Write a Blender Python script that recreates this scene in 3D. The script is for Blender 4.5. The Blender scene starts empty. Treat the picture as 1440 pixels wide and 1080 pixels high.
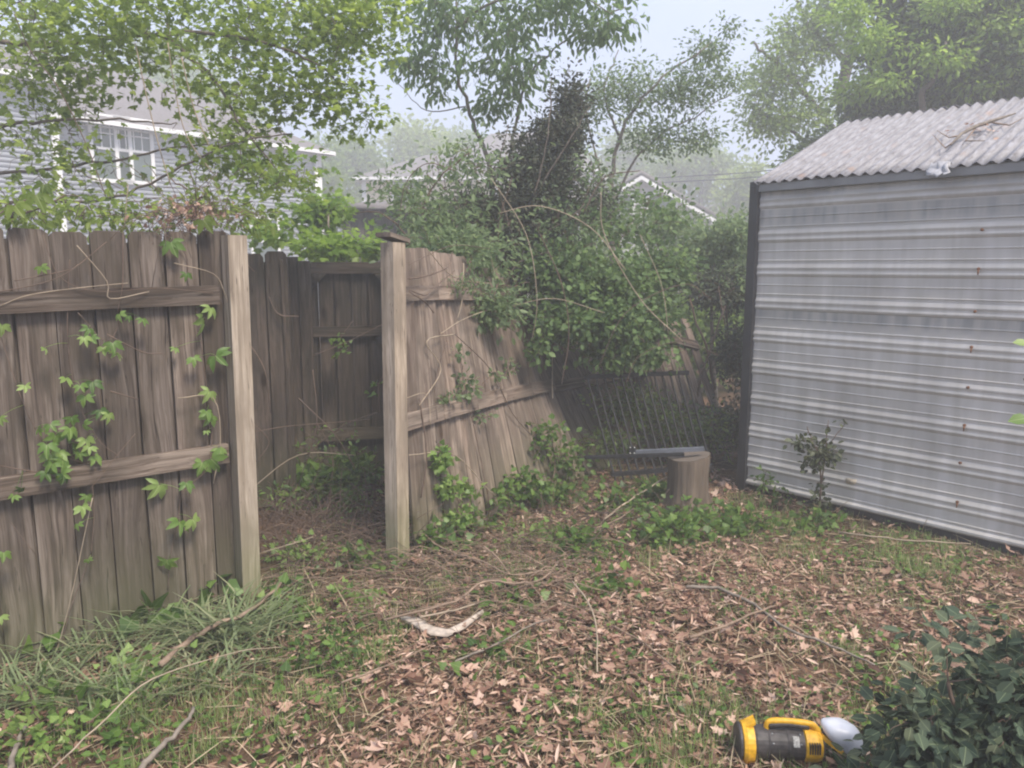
import bpy, math, random
import numpy as np
from mathutils import Vector, Matrix, noise as mnoise
random.seed(7); RNG = np.random.default_rng(11)
sc = bpy.context.scene; COL = sc.collection
R = math.radians
# ------------------------------------------------------------------ camera maths (reference pixels are 1440 x 1080)
FPX = 1081.0; CH = 1.65; PITCH = R(8.7)
cp, sp = math.cos(PITCH), math.sin(PITCH)
def ray(px, py):
    a = (px-720)/FPX; b = (540-py)/FPX
    return np.array([a, cp+b*sp, -sp+b*cp])
CAM = np.array([0., 0., CH])
def P(px, py, Y):
    d = ray(px, py); return CAM + d*(Y/d[1])
def G(px, py, z=0.0):
    d = ray(px, py); return CAM + d*((z-CH)/d[2])
def PP(px, py, p0, n):
    d = ray(px, py); p0 = np.array(p0, float); n = np.array(n, float)
    return CAM + d*(np.dot(p0-CAM, n)/np.dot(d, n))
def nrm(v):
    v = np.array(v, float); return v/(np.linalg.norm(v)+1e-9)
def gh(x, y):
    r = math.hypot(x-0.5, y-5)
    k = max(0.0, 1-r/14.0)
    return k*(0.030*mnoise.noise(Vector((x*0.9, y*0.9, 0.3))) + 0.012*mnoise.noise(Vector((x*3.1, y*3.1, 4.0)))) 
# ------------------------------------------------------------------ object helpers
def tag(o, label=None, cat=None, group=None, kind=None):
    if label: o['label'] = label
    if cat: o['category'] = cat
    if group: o['group'] = group
    if kind: o['kind'] = kind
    return o
def thing(name, label, cat, loc=(0, 0, 0), group=None):
    o = bpy.data.objects.new(name, None); COL.objects.link(o)
    o.location = [float(c) for c in loc]; o.empty_display_size = 0.1
    return tag(o, label, cat, group)
def wloc(o):
    v = Vector(o.location)
    while o.parent: o = o.parent; v = v + Vector(o.location)
    return v
class MB:
    def __init__(s):
        s.V = []; s.T = []; s.Rn = []; s.G = []; s.n = 0
    def add(s, V, T, rnd=None, g=None):
        V = np.asarray(V, float).reshape(-1, 3); T = np.asarray(T, int).reshape(-1, 3)
        s.V.append(V); s.T.append(T+s.n)
        if rnd is None: rnd = random.random()
        s.Rn.append(np.full(len(V), rnd) if np.isscalar(rnd) else rnd)
        s.G.append(V.copy() if g is None else np.asarray(g, float)); s.n += len(V)
    def plank(s, p0, p1, w, t, ear=0.0, segs=1, bend=0.0, taper=1.0, wob=0.0, ragged=0.0):
        """board from p0 to p1; w, t are full width and thickness vectors"""
        p0 = np.array(p0, float); p1 = np.array(p1, float); w = np.array(w, float); t = np.array(t, float)
        L = np.linalg.norm(p1-p0); W = np.linalg.norm(w); TT = np.linalg.norm(t)
        segs = max(segs, 1); fr = [i/segs for i in range(segs+1)]; ws = [1+(taper-1)*f for f in fr]
        if ear: fr.insert(-1, 1-ear/L); ws = [1+(taper-1)*f for f in fr]; ws[-1] *= 0.72
        V = []; g = []; off = np.array([random.uniform(0, 50), random.uniform(0, 50), random.uniform(0, 50)])
        ph = random.uniform(0, 6)
        for f, k in zip(fr, ws):
            c = p0+(p1-p0)*f + t/TT*bend*math.sin(math.pi*f) + w/W*wob*math.sin(ph+5*f)
            for a, b in ((-1, -1), (1, -1), (1, 1), (-1, 1)):
                jig = (random.uniform(-1, 1)*ragged*(p1-p0)/L) if f == 1 else 0
                V.append(c+w*.5*a*k+t*.5*b+jig); g.append((W*.5*a*k, TT*.5*b, L*f))
        T = []
        m = len(fr)
        for i in range(m-1):
            for j in range(4):
                a = i*4+j; b = i*4+(j+1) % 4; T += [(a, b, b+4), (a, b+4, a+4)]
        T += [(0, 2, 1), (0, 3, 2)]; e = (m-1)*4; T += [(e, e+1, e+2), (e, e+2, e+3)]
        V = np.array(V); T = np.array(T)
        # split faces so the edges stay crisp
        VV = V[T.ravel()]; GG = np.array(g)[T.ravel()]+off
        s.add(VV, np.arange(len(VV)).reshape(-1, 3), None, GG)
    def box(s, c, size, rz=0.0, rx=0.0):
        M = Matrix.Rotation(rz, 3, 'Z') @ Matrix.Rotation(rx, 3, 'X')
        ex = np.array(M @ Vector((1, 0, 0))); ey = np.array(M @ Vector((0, 1, 0))); ez = np.array(M @ Vector((0, 0, 1)))
        c = np.array(c, float)
        s.plank(c-ez*size[2]/2, c+ez*size[2]/2, ex*size[0], ey*size[1])
    def tube(s, pts, rad, sides=5, caps=True, rnd=None):
        pts = np.array(pts, float); n = len(pts)
        if np.isscalar(rad): rad = [rad]*n
        d = np.gradient(pts, axis=0); d /= (np.linalg.norm(d, axis=1, keepdims=True)+1e-9)
        up = np.array([0, 0, 1.]) if abs(d[0][2]) < .9 else np.array([1., 0, 0])
        V = []; g = []; L = 0
        u = nrm(np.cross(d[0], up))
        for i in range(n):
            u = nrm(u-d[i]*np.dot(u, d[i])); w = np.cross(d[i], u)
            if i: L += np.linalg.norm(pts[i]-pts[i-1])
            for k in range(sides):
                a = 2*math.pi*k/sides
                V.append(pts[i]+rad[i]*(math.cos(a)*u+math.sin(a)*w)); g.append((rad[i]*math.cos(a), rad[i]*math.sin(a), L))
        T = []
        for i in range(n-1):
            for k in range(sides):
                a = i*sides+k; b = i*sides+(k+1) % sides
                T += [(a, b, b+sides), (a, b+sides, a+sides)]
        if caps:
            for k in range(1, sides-1):
                T.append((0, k+1, k)); e = (n-1)*sides; T.append((e, e+k, e+k+1))
        s.add(V, T, rnd, np.array(g)+random.uniform(0, 20))
    def leaves(s, tmpl, pos, axis, normal, size, rnd=None):
        tv, tt = tmpl; pos = np.asarray(pos, float); n = len(pos)
        if n == 0: return
        axis = axis/(np.linalg.norm(axis, axis=1, keepdims=True)+1e-9)
        side = np.cross(axis, normal); side /= (np.linalg.norm(side, axis=1, keepdims=True)+1e-9)
        nn = np.cross(side, axis)
        size = np.broadcast_to(size, (n,))[:, None, None]
        V = pos[:, None, :]+size*(tv[None, :, 0:1]*side[:, None, :]+tv[None, :, 1:2]*axis[:, None, :]+tv[None, :, 2:3]*nn[:, None, :])
        k = len(tv); T = (tt[None]+(np.arange(n)*k)[:, None, None]).reshape(-1, 3)
        if rnd is None: rnd = RNG.random(n)
        s.add(V.reshape(-1, 3), T, np.repeat(rnd, k), np.tile(tv, (n, 1)))
    def build(s, name, mat, parent=None, base=None, smooth=False):
        V = np.concatenate(s.V); T = np.concatenate(s.T); Rn = np.concatenate(s.Rn); Gc = np.concatenate(s.G)
        if parent is not None: o0 = np.array(wloc(parent))
        elif base is not None: o0 = np.array(base, float)
        else:
            o0 = V.mean(axis=0); o0[2] = V[:, 2].min()
        loc = np.zeros(3)
        me = bpy.data.meshes.new(name)
        V = V-o0
        me.vertices.add(len(V)); me.vertices.foreach_set('co', V.astype(np.float32).ravel())
        me.loops.add(len(T)*3); me.loops.foreach_set('vertex_index', T.astype(np.int32).ravel())
        me.polygons.add(len(T)); me.polygons.foreach_set('loop_start', np.arange(0, len(T)*3, 3, dtype=np.int32))
        me.polygons.foreach_set('loop_total', np.full(len(T), 3, dtype=np.int32))
        if smooth: me.polygons.foreach_set('use_smooth', np.ones(len(T), dtype=bool))
        me.update(calc_edges=True)
        a = me.attributes.new('rnd', 'FLOAT', 'POINT'); a.data.foreach_set('value', Rn.astype(np.float32))
        a = me.attributes.new('gco', 'FLOAT_VECTOR', 'POINT'); a.data.foreach_set('vector', Gc.astype(np.float32).ravel())
        me.validate()
        if mat: me.materials.append(mat)
        o = bpy.data.objects.new(name, me); COL.objects.link(o)
        if parent is not None: o.parent = parent
        else: o.location = o0
        return o
def copy_tree(o, parent=None):
    c = o.copy(); COL.objects.link(c); c.parent = parent
    for ch in list(o.children): copy_tree(ch, c)
    return c
# ------------------------------------------------------------------ leaf templates (x side, y along, z up), unit length
def A(l): return np.array(l, float)
T_DIA = (A([(0, 0, 0), (.3, .45, .06), (-.3, .45, .06), (0, 1, -.06)]), np.array([(0, 1, 3), (0, 3, 2)]))
def oval(w=.25, fold=.07, droop=.12):
    v = A([(0, 0, 0), (w*.85, .3, fold), (0, .3, 0), (-w*.85, .3, fold), (w*.8, .65, fold-droop*.4), (0, .65, -droop*.4), (-w*.8, .65, fold-droop*.4), (0, 1, -droop)])
    t = np.array([(0, 1, 2), (0, 2, 3), (2, 1, 4), (2, 4, 5), (3, 2, 5), (3, 5, 6), (5, 4, 7), (6, 5, 7)])
    return v, t
T_OVAL = oval(); T_WIDE = oval(.38, .06, .1); T_LONG = oval(.15, .04, .25)
def outline(pts, centre, curl=0.0):
    v = [(centre[0], centre[1], 0)]+[(x, y, curl*((x*x)+(y-.5)**2)) for x, y in pts]
    n = len(pts)
    return A(v), np.array([(0, i+1, (i+1) % n+1) for i in range(n)])
_m = [(0, 0), (.16, .06), (.42, .02), (.34, .2), (.56, .42), (.3, .44), (.2, .52), (.24, .74), (.1, .72), (0, 1)]
T_MAPLE = outline(_m+[(-x, y) for x, y in _m[-2:0:-1]], (0, .35), -.22)
_i = [(0, .05), (.28, -.05), (.48, .25), (.3, .5), (.16, .75), (0, 1)]
T_IVY = outline(_i+[(-x, y) for x, y in _i[-2:0:-1]], (0, .35), -.15)
_o = [(0, 0), (.06, .15), (.22, .2), (.12, .34), (.34, .45), (.16, .55), (.28, .78), (.1, .8), (0, 1)]
T_OAK = outline(_o+[(-x, y) for x, y in _o[-2:0:-1]], (0, .5), .45)
def multi(parts):
    V = []; T = []; n = 0
    for (v, t), ang, s, (ox, oy) in parts:
        c, s_ = math.cos(ang), math.sin(ang)
        w = v*s; x = w[:, 0]*c+w[:, 1]*s_+ox; y = -w[:, 0]*s_+w[:, 1]*c+oy
        V.append(np.stack([x, y, w[:, 2]], 1)); T.append(t+n); n += len(v)
    return np.concatenate(V), np.concatenate(T)
_cl = oval(.25, .05, .16)
def creeper_t(seed):
    r = random.Random(seed); ps = []
    for a, l, ox in ((.05, .66, 0), (.85, .62, .03), (-.8, .60, -.03), (1.55, .46, .03), (-1.6, .48, -.03)):
        ps.append((oval(r.uniform(.20, .27), r.uniform(.03, .10), r.uniform(.15, .45)), a+r.uniform(-.2, .2), l*r.uniform(.85, 1.12), (ox, .03)))
    return multi(ps)
T_CREEPS = [creeper_t(k) for k in range(6)]; T_CREEP = T_CREEPS[0]
_c2 = oval(.2, .04, .12)
T_PIN = multi([(_c2, 0, .42, (0, .58)), (_c2, .95, .4, (0, .5)), (_c2, -.95, .4, (0, .5)), (_c2, 1.1, .36, (0, .25)), (_c2, -1.1, .36, (0, .25))])
def blade(w=.02, bend=.35):
    v = []; t = []
    for i, f in enumerate((0, .35, .7)):
        k = w*(1-f*.5); z = 0; v += [(-k, f, -bend*f*f), (k, f, -bend*f*f)]
    v.append((0, 1, -bend)); t = [(0, 1, 3), (0, 3, 2), (2, 3, 5), (2, 5, 4), (4, 5, 6)]
    return A(v), np.array(t)
# ------------------------------------------------------------------ materials
def newmat(name):
    m = bpy.data.materials.new(name); m.use_nodes = True; nt = m.node_tree; nt.nodes.clear()
    return m, nt, nt.nodes, nt.links
def ramp(nd, stops, interp='LINEAR'):
    r = nd.new('ShaderNodeValToRGB'); cr = r.color_ramp; cr.interpolation = interp
    cr.elements[0].position = stops[0][0]; cr.elements[0].color = (*stops[0][1], 1)
    cr.elements[1].position = stops[-1][0]; cr.elements[1].color = (*stops[-1][1], 1)
    for p, c in stops[1:-1]: cr.elements.new(p).color = (*c, 1)
    return r
def leafmat(name, cols, trans=.45, gloss=.45, spec=.35):
    m, nt, nd, ln = newmat(name)
    out = nd.new('ShaderNodeOutputMaterial'); at = nd.new('ShaderNodeAttribute'); at.attribute_name = 'rnd'
    n = len(cols); r = ramp(nd, [(i/(n-1), c) for i, c in enumerate(cols)])
    ln.new(at.outputs['Fac'], r.inputs[0])
    g = nd.new('ShaderNodeAttribute'); g.attribute_name = 'gco'
    # vein: slightly paler line down the middle of the blade
    sx = nd.new('ShaderNodeSeparateXYZ'); ln.new(g.outputs['Vector'], sx.inputs[0])
    ab = nd.new('ShaderNodeMath'); ab.operation = 'ABSOLUTE'; ln.new(sx.outputs[0], ab.inputs[0])
    lt = nd.new('ShaderNodeMath'); lt.operation = 'LESS_THAN'; ln.new(ab.outputs[0], lt.inputs[0]); lt.inputs[1].default_value = .018
    mx = nd.new('ShaderNodeMixRGB'); mx.blend_type = 'SCREEN'; ln.new(r.outputs[0], mx.inputs[1]); mx.inputs[2].default_value = (.12, .14, .07, 1)
    ln.new(lt.outputs[0], mx.inputs[0])
    b = nd.new('ShaderNodeBsdfPrincipled'); b.inputs['Roughness'].default_value = gloss; b.inputs['Specular IOR Level'].default_value = spec
    ln.new(mx.outputs[0], b.inputs['Base Color'])
    if trans > 0:
        t = nd.new('ShaderNodeBsdfTranslucent')
        hs = nd.new('ShaderNodeHueSaturation'); hs.inputs['Hue'].default_value = .485; hs.inputs['Value'].default_value = 1.9; ln.new(mx.outputs[0], hs.inputs['Color'])
        ln.new(hs.outputs[0], t.inputs[0]); ms = nd.new('ShaderNodeMixShader'); ms.inputs[0].default_value = trans
        ln.new(b.outputs[0], ms.inputs[1]); ln.new(t.outputs[0], ms.inputs[2]); ln.new(ms.outputs[0], out.inputs[0])
    else: ln.new(b.outputs[0], out.inputs[0])
    return m
def woodmat(name, dark, mid, light, grain=1.0, stain=(.12, .11, .08), green=0.0, rough=.85):
    m, nt, nd, ln = newmat(name)
    out = nd.new('ShaderNodeOutputMaterial'); g = nd.new('ShaderNodeAttribute'); g.attribute_name = 'gco'
    at = nd.new('ShaderNodeAttribute'); at.attribute_name = 'rnd'
    def noise(scale, vec_scale, detail=6, rough_=.6, dist=0.0, src=None):
        mp = nd.new('ShaderNodeMapping'); mp.inputs['Scale'].default_value = vec_scale; ln.new((src or g.outputs['Vector']), mp.inputs[0])
        n = nd.new('ShaderNodeTexNoise'); n.inputs['Scale'].default_value = scale; n.inputs['Detail'].default_value = detail
        n.inputs['Roughness'].default_value = rough_; n.inputs['Distortion'].default_value = dist; ln.new(mp.outputs[0], n.inputs[0]); return n
    # wavy cathedral grain: rings of distorted distance
    warp = noise(1.0, (3, 3, 1.1), 3, .5)
    add = nd.new('ShaderNodeVectorMath'); add.operation = 'ADD'; ln.new(g.outputs['Vector'], add.inputs[0])
    sc_ = nd.new('ShaderNodeVectorMath'); sc_.operation = 'SCALE'; sc_.inputs['Scale'].default_value = .11; ln.new(warp.outputs['Color'], sc_.inputs[0]); ln.new(sc_.outputs[0], add.inputs[1])
    wv = noise(1.0, (52*grain, 45*grain, 1.0*grain), 5, .62, .5, add.outputs[0])
    fine = noise(1.0, (380, 300, 5), 3, .7)
    blot = noise(1.0, (9, 9, 2.2), 4, .6)
    r = ramp(nd, [(.30, dark), (.46, mid), (.62, light)]); ln.new(wv.outputs[0], r.inputs[0])
    fr = ramp(nd, [(.3, (.55, .55, .55)), (.6, (1.12, 1.12, 1.12))]); ln.new(fine.outputs[0], fr.inputs[0])
    m1 = nd.new('ShaderNodeMixRGB'); m1.blend_type = 'MULTIPLY'; m1.inputs[0].default_value = .75; ln.new(r.outputs[0], m1.inputs[1]); ln.new(fr.outputs[0], m1.inputs[2])
    pr = ramp(nd, [(0, (.62, .60, .58)), (.5, (1, .98, .95)), (1, (1.3, 1.22, 1.15))]); ln.new(at.outputs['Fac'], pr.inputs[0])
    m2 = nd.new('ShaderNodeMixRGB'); m2.blend_type = 'MULTIPLY'; m2.inputs[0].default_value = .8; ln.new(m1.outputs[0], m2.inputs[1]); ln.new(pr.outputs[0], m2.inputs[2])
    br = ramp(nd, [(.42, (0, 0, 0)), (.64, (.85, .85, .85))]); ln.new(blot.outputs[0], br.inputs[0])
    m3 = nd.new('ShaderNodeMixRGB'); ln.new(br.outputs[0], m3.inputs[0]); ln.new(m2.outputs[0], m3.inputs[1]); m3.inputs[2].default_value = (*stain, 1)
    # knots
    mk = nd.new('ShaderNodeMapping'); mk.inputs['Scale'].default_value = (6, 0, 2.0); ln.new(g.outputs['Vector'], mk.inputs[0])
    vo = nd.new('ShaderNodeTexVoronoi'); vo.inputs['Scale'].default_value = 1.0; ln.new(mk.outputs[0], vo.inputs[0])
    kr = ramp(nd, [(.07, (.9, .9, .9)), (.11, (.35, .35, .35)), (.2, (0, 0, 0))]); ln.new(vo.outputs['Distance'], kr.inputs[0])
    m4 = nd.new('ShaderNodeMixRGB'); ln.new(kr.outputs[0], m4.inputs[0]); ln.new(m3.outputs[0], m4.inputs[1]); m4.inputs[2].default_value = (dark[0]*.5, dark[1]*.42, dark[2]*.35, 1)
    ck = noise(1.0, (120, 90, 2.0), 2, .5, 1.5, add.outputs[0]); ckr = ramp(nd, [(.66, (0, 0, 0)), (.70, (.8, .8, .8))]); ln.new(ck.outputs[0], ckr.inputs[0])
    m4b = nd.new('ShaderNodeMixRGB'); ln.new(ckr.outputs[0], m4b.inputs[0]); ln.new(m4.outputs[0], m4b.inputs[1]); m4b.inputs[2].default_value = (dark[0]*.35, dark[1]*.32, dark[2]*.3, 1)
    m4 = m4b
    last = m4
    if green > 0:
        tc = nd.new('ShaderNodeNewGeometry')
        gn = nd.new('ShaderNodeTexNoise'); gn.inputs['Scale'].default_value = 3; ln.new(tc.outputs['Position'], gn.inputs[0])
        sz = nd.new('ShaderNodeSeparateXYZ'); ln.new(tc.outputs['Position'], sz.inputs[0])
        mr = nd.new('ShaderNodeMapRange'); mr.inputs[1].default_value = .55; mr.inputs[2].default_value = .0; ln.new(sz.outputs[2], mr.inputs[0])
        mu = nd.new('ShaderNodeMath'); mu.operation = 'MULTIPLY'; ln.new(mr.outputs[0], mu.inputs[0]); ln.new(gn.outputs[0], mu.inputs[1])
        mu2 = nd.new('ShaderNodeMath'); mu2.operation = 'MULTIPLY'; ln.new(mu.outputs[0], mu2.inputs[0]); mu2.inputs[1].default_value = green
        m5 = nd.new('ShaderNodeMixRGB'); ln.new(mu2.outputs[0], m5.inputs[0]); ln.new(m4.outputs[0], m5.inputs[1]); m5.inputs[2].default_value = (.13, .16, .05, 1); last = m5
    b = nd.new('ShaderNodeBsdfPrincipled'); b.inputs['Roughness'].default_value = rough; b.inputs['Specular IOR Level'].default_value = .2
    ln.new(last.outputs[0], b.inputs['Base Color'])
    bp = nd.new('ShaderNodeBump'); bp.inputs['Strength'].default_value = .6; bp.inputs['Distance'].default_value = .004; ln.new(wv.outputs[0], bp.inputs['Height'])
    ln.new(bp.outputs[0], b.inputs['Normal']); ln.new(b.outputs[0], out.inputs[0])
    return m
def plain(name, col, rough=.7, metal=0.0, nscale=8.0, var=.25, bump=0.0, bscale=30, vec=(1, 1, 1), spec=.4, trans=0.0):
    m, nt, nd, ln = newmat(name)
    out = nd.new('ShaderNodeOutputMaterial'); tc = nd.new('ShaderNodeNewGeometry')
    mp = nd.new('ShaderNodeMapping'); mp.inputs['Scale'].default_value = vec; ln.new(tc.outputs['Position'], mp.inputs[0])
    n = nd.new('ShaderNodeTexNoise'); n.inputs['Scale'].default_value = nscale; n.inputs['Detail'].default_value = 6; ln.new(mp.outputs[0], n.inputs[0])
    r = ramp(nd, [(.3, tuple(c*(1-var) for c in col)), (.7, tuple(min(1, c*(1+var)) for c in col))]); ln.new(n.outputs[0], r.inputs[0])
    b = nd.new('ShaderNodeBsdfPrincipled'); b.inputs['Roughness'].default_value = rough; b.inputs['Metallic'].default_value = metal; b.inputs['Specular IOR Level'].default_value = spec
    ln.new(r.outputs[0], b.inputs['Base Color'])
    if trans: b.inputs['Transmission Weight'].default_value = trans
    if bump:
        n2 = nd.new('ShaderNodeTexNoise'); n2.inputs['Scale'].default_value = bscale; n2.inputs['Detail'].default_value = 5; ln.new(mp.outputs[0], n2.inputs[0])
        bp = nd.new('ShaderNodeBump'); bp.inputs['Strength'].default_value = bump; bp.inputs['Distance'].default_value = .01; ln.new(n2.outputs[0], bp.inputs['Height']); ln.new(bp.outputs[0], b.inputs['Normal'])
    ln.new(b.outputs[0], out.inputs[0]); return m
# ------------------------------------------------------------------ materials in use
M_FENCE = woodmat('weathered_fence_wood', (.048, .038, .031), (.125, .100, .084), (.215, .182, .158), stain=(.075, .06, .045), green=.5)
M_FENCE2 = woodmat('right_fence_wood', (.10, .072, .056), (.22, .17, .14), (.34, .28, .235), stain=(.11, .088, .07), green=.5)
M_POST = woodmat('pale_post_wood', (.13, .10, .078), (.33, .275, .215), (.47, .405, .335), grain=.8, stain=(.24, .195, .15), green=1.1)
M_RAIL = woodmat('rail_wood', (.055, .04, .03), (.13, .10, .08), (.27, .225, .19), stain=(.055, .043, .033))
M_GATE = woodmat('gate_wood_shaded', (.035, .026, .02), (.075, .058, .047), (.115, .092, .076), stain=(.035, .03, .023), green=.4)  # browns lowered so the colour itself carries the canopy shade
M_DARKWOOD = woodmat('dark_shed_wood', (.06, .055, .055), (.11, .10, .095), (.15, .14, .13), stain=(.05, .05, .045))
M_BARK = plain('tree_bark', (.13, .105, .085), .9, nscale=25, var=.4, bump=.6, bscale=60)
M_BARKG = plain('grey_twig_bark', (.20, .17, .14), .9, nscale=25, var=.35)
M_TWIG = plain('dry_twig', (.23, .165, .12), .9, nscale=18, var=.4)
M_TWIGP = plain('pale_dry_stem', (.33, .265, .195), .85, nscale=18, var=.25)
M_VSTEM = plain('vine_stem', (.13, .09, .068), .85, nscale=20, var=.3)
M_STUMP = plain('stump_bark', (.13, .10, .075), .95, nscale=14, var=.45, bump=1.0, bscale=30, vec=(1.6, 1.6, .12))
L_MAPLE = leafmat('maple_leaf', [(.08, .13, .022), (.15, .22, .04), (.24, .32, .065)], .6)
L_CENTER = leafmat('cherry_leaf', [(.07, .12, .05), (.11, .18, .07), (.16, .24, .10)], .55)
L_MID = leafmat('privet_leaf', [(.08, .125, .06), (.13, .19, .09), (.19, .26, .12)], .5)
L_BRIGHT = leafmat('young_leaf', [(.11, .19, .03), (.17, .28, .04), (.24, .36, .07)], .5)
L_BUSH = leafmat('honeysuckle_leaf', [(.05, .09, .03), (.095, .16, .055), (.17, .26, .09)], .4, .5, .3)
L_DARK = leafmat('evergreen_leaf', [(.030, .042, .024), (.045, .06, .035), (.08, .075, .05)], .15, .6)
L_IVYT = leafmat('ivy_tree_leaf', [(.04, .07, .022), (.08, .13, .035), (.16, .23, .055)], .45, .4)
L_FAR = leafmat('distant_leaf', [(.13, .19, .04), (.21, .29, .07), (.28, .36, .10)], .5)
L_FARD = leafmat('distant_dark_leaf', [(.09, .15, .04), (.15, .23, .06), (.21, .30, .08)], .55)
L_CREEP = leafmat('creeper_leaf', [(.09, .17, .035), (.16, .26, .06), (.26, .36, .11)], .35, .45)
L_IVY = leafmat('ivy_leaf', [(.04, .085, .018), (.085, .16, .03), (.15, .24, .05)], .35, .45)
L_FORE = leafmat('foreground_leaf', [(.022, .036, .022), (.042, .066, .042), (.080, .115, .075), (.13, .15, .09)], .3, .6, .2)
L_WEED = leafmat('shed_weed_leaf', [(.035, .045, .025), (.06, .075, .035), (.09, .10, .05)], .25, .5)
L_GRASS = leafmat('grass_blade', [(.05, .10, .02), (.09, .17, .03), (.14, .22, .05), (.20, .26, .08), (.32, .27, .16)], .4, .5)
L_LIRI = leafmat('lily_turf_blade', [(.022, .042, .016), (.038, .068, .026), (.065, .095, .045), (.17, .16, .10)], .2, .5, .2)
L_STRAW = leafmat('straw', [(.15, .09, .06), (.27, .17, .12), (.42, .29, .21)], .15, .7)
L_DEAD = leafmat('fallen_leaf', [(.09, .046, .032), (.24, .135, .095), (.43, .27, .20), (.64, .47, .38)], .15, .6, .3)

# ------------------------------------------------------------------ sky, sun, camera
SUN_EL, SUN_AZ = 55, 140        # azimuth clockwise from +Y : behind the camera, to the right
w = bpy.data.worlds.new("World"); sc.world = w; w.use_nodes = True
nt = w.node_tree; nd = nt.nodes; ln = nt.links; nd.clear()
wo = nd.new('ShaderNodeOutputWorld'); bg = nd.new('ShaderNodeBackground'); bg.inputs[1].default_value = .12
sky = nd.new('ShaderNodeTexSky'); sky.sky_type = 'NISHITA'; sky.sun_disc = False; sky.sun_elevation = R(SUN_EL); sky.sun_rotation = R(SUN_AZ)
sky.air_density = 1.0; sky.dust_density = 2.0; sky.ozone_density = 1.5
tc = nd.new('ShaderNodeTexCoord'); mp = nd.new('ShaderNodeMapping'); mp.inputs['Scale'].default_value = (1, 1, 2.2); ln.new(tc.outputs['Generated'], mp.inputs[0])
cn = nd.new('ShaderNodeTexNoise'); cn.inputs['Scale'].default_value = 2.3; cn.inputs['Detail'].default_value = 5; cn.inputs['Roughness'].default_value = .5; ln.new(mp.outputs[0], cn.inputs[0])
cr = ramp(nd, [(.32, (.6, .6, .6)), (.62, (1, 1, 1))]); ln.new(cn.outputs[0], cr.inputs[0])
mx = nd.new('ShaderNodeMixRGB'); ln.new(cr.outputs[0], mx.inputs[0]); ln.new(sky.outputs[0], mx.inputs[1]); mx.inputs[2].default_value = (3.35, 3.95, 5.4, 1)
ln.new(mx.outputs[0], bg.inputs[0]); ln.new(bg.outputs[0], wo.inputs[0])
sl = bpy.data.lights.new('sun', 'SUN'); sl.energy = 3.4; sl.angle = R(16); sl.color = (1, .90, .77)
so = bpy.data.objects.new('sun', sl); COL.objects.link(so)
az = R(SUN_AZ); el = R(SUN_EL); sd = Vector((math.sin(az)*math.cos(el), math.cos(az)*math.cos(el), math.sin(el)))
so.rotation_euler = sd.to_track_quat('Z', 'Y').to_euler(); so.location = sd*30
cd = bpy.data.cameras.new('camera'); co = bpy.data.objects.new('camera', cd); COL.objects.link(co); sc.camera = co
cd.sensor_width = 36; cd.lens = 36*FPX/1440; cd.clip_start = .05; cd.clip_end = 1500
co.location = (0, 0, CH); co.rotation_euler = (R(90)-PITCH, 0, 0)
sc.view_settings.view_transform = 'Standard'; sc.view_settings.look = 'None'; sc.view_settings.gamma = 1; sc.view_settings.exposure = .92
sc.render.engine = 'CYCLES'; sc.cycles.pixel_filter_type = 'BLACKMAN_HARRIS'; sc.cycles.filter_width = 2.1
sc.cycles.max_bounces = 8; sc.cycles.transparent_max_bounces = 4; sc.cycles.volume_bounces = 2
HAZE = .016  # scattering volume added to mimic the milky veil of a smeared lens
m, nt, nd, ln = newmat('lens_veil_haze'); out = nd.new('ShaderNodeOutputMaterial'); pv = nd.new('ShaderNodeVolumePrincipled')
pv.inputs['Color'].default_value = (.95, .95, .97, 1); pv.inputs['Density'].default_value = HAZE; pv.inputs['Anisotropy'].default_value = .2
ln.new(pv.outputs[0], out.inputs['Volume'])
hz = MB(); hz.box((0, 27, 6.0), (90, 72, 15)); ho = hz.build('haze', m); tag(ho, 'thin pale haze volume over the whole yard, added to mimic a smeared lens', 'haze', kind='stuff')

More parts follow.
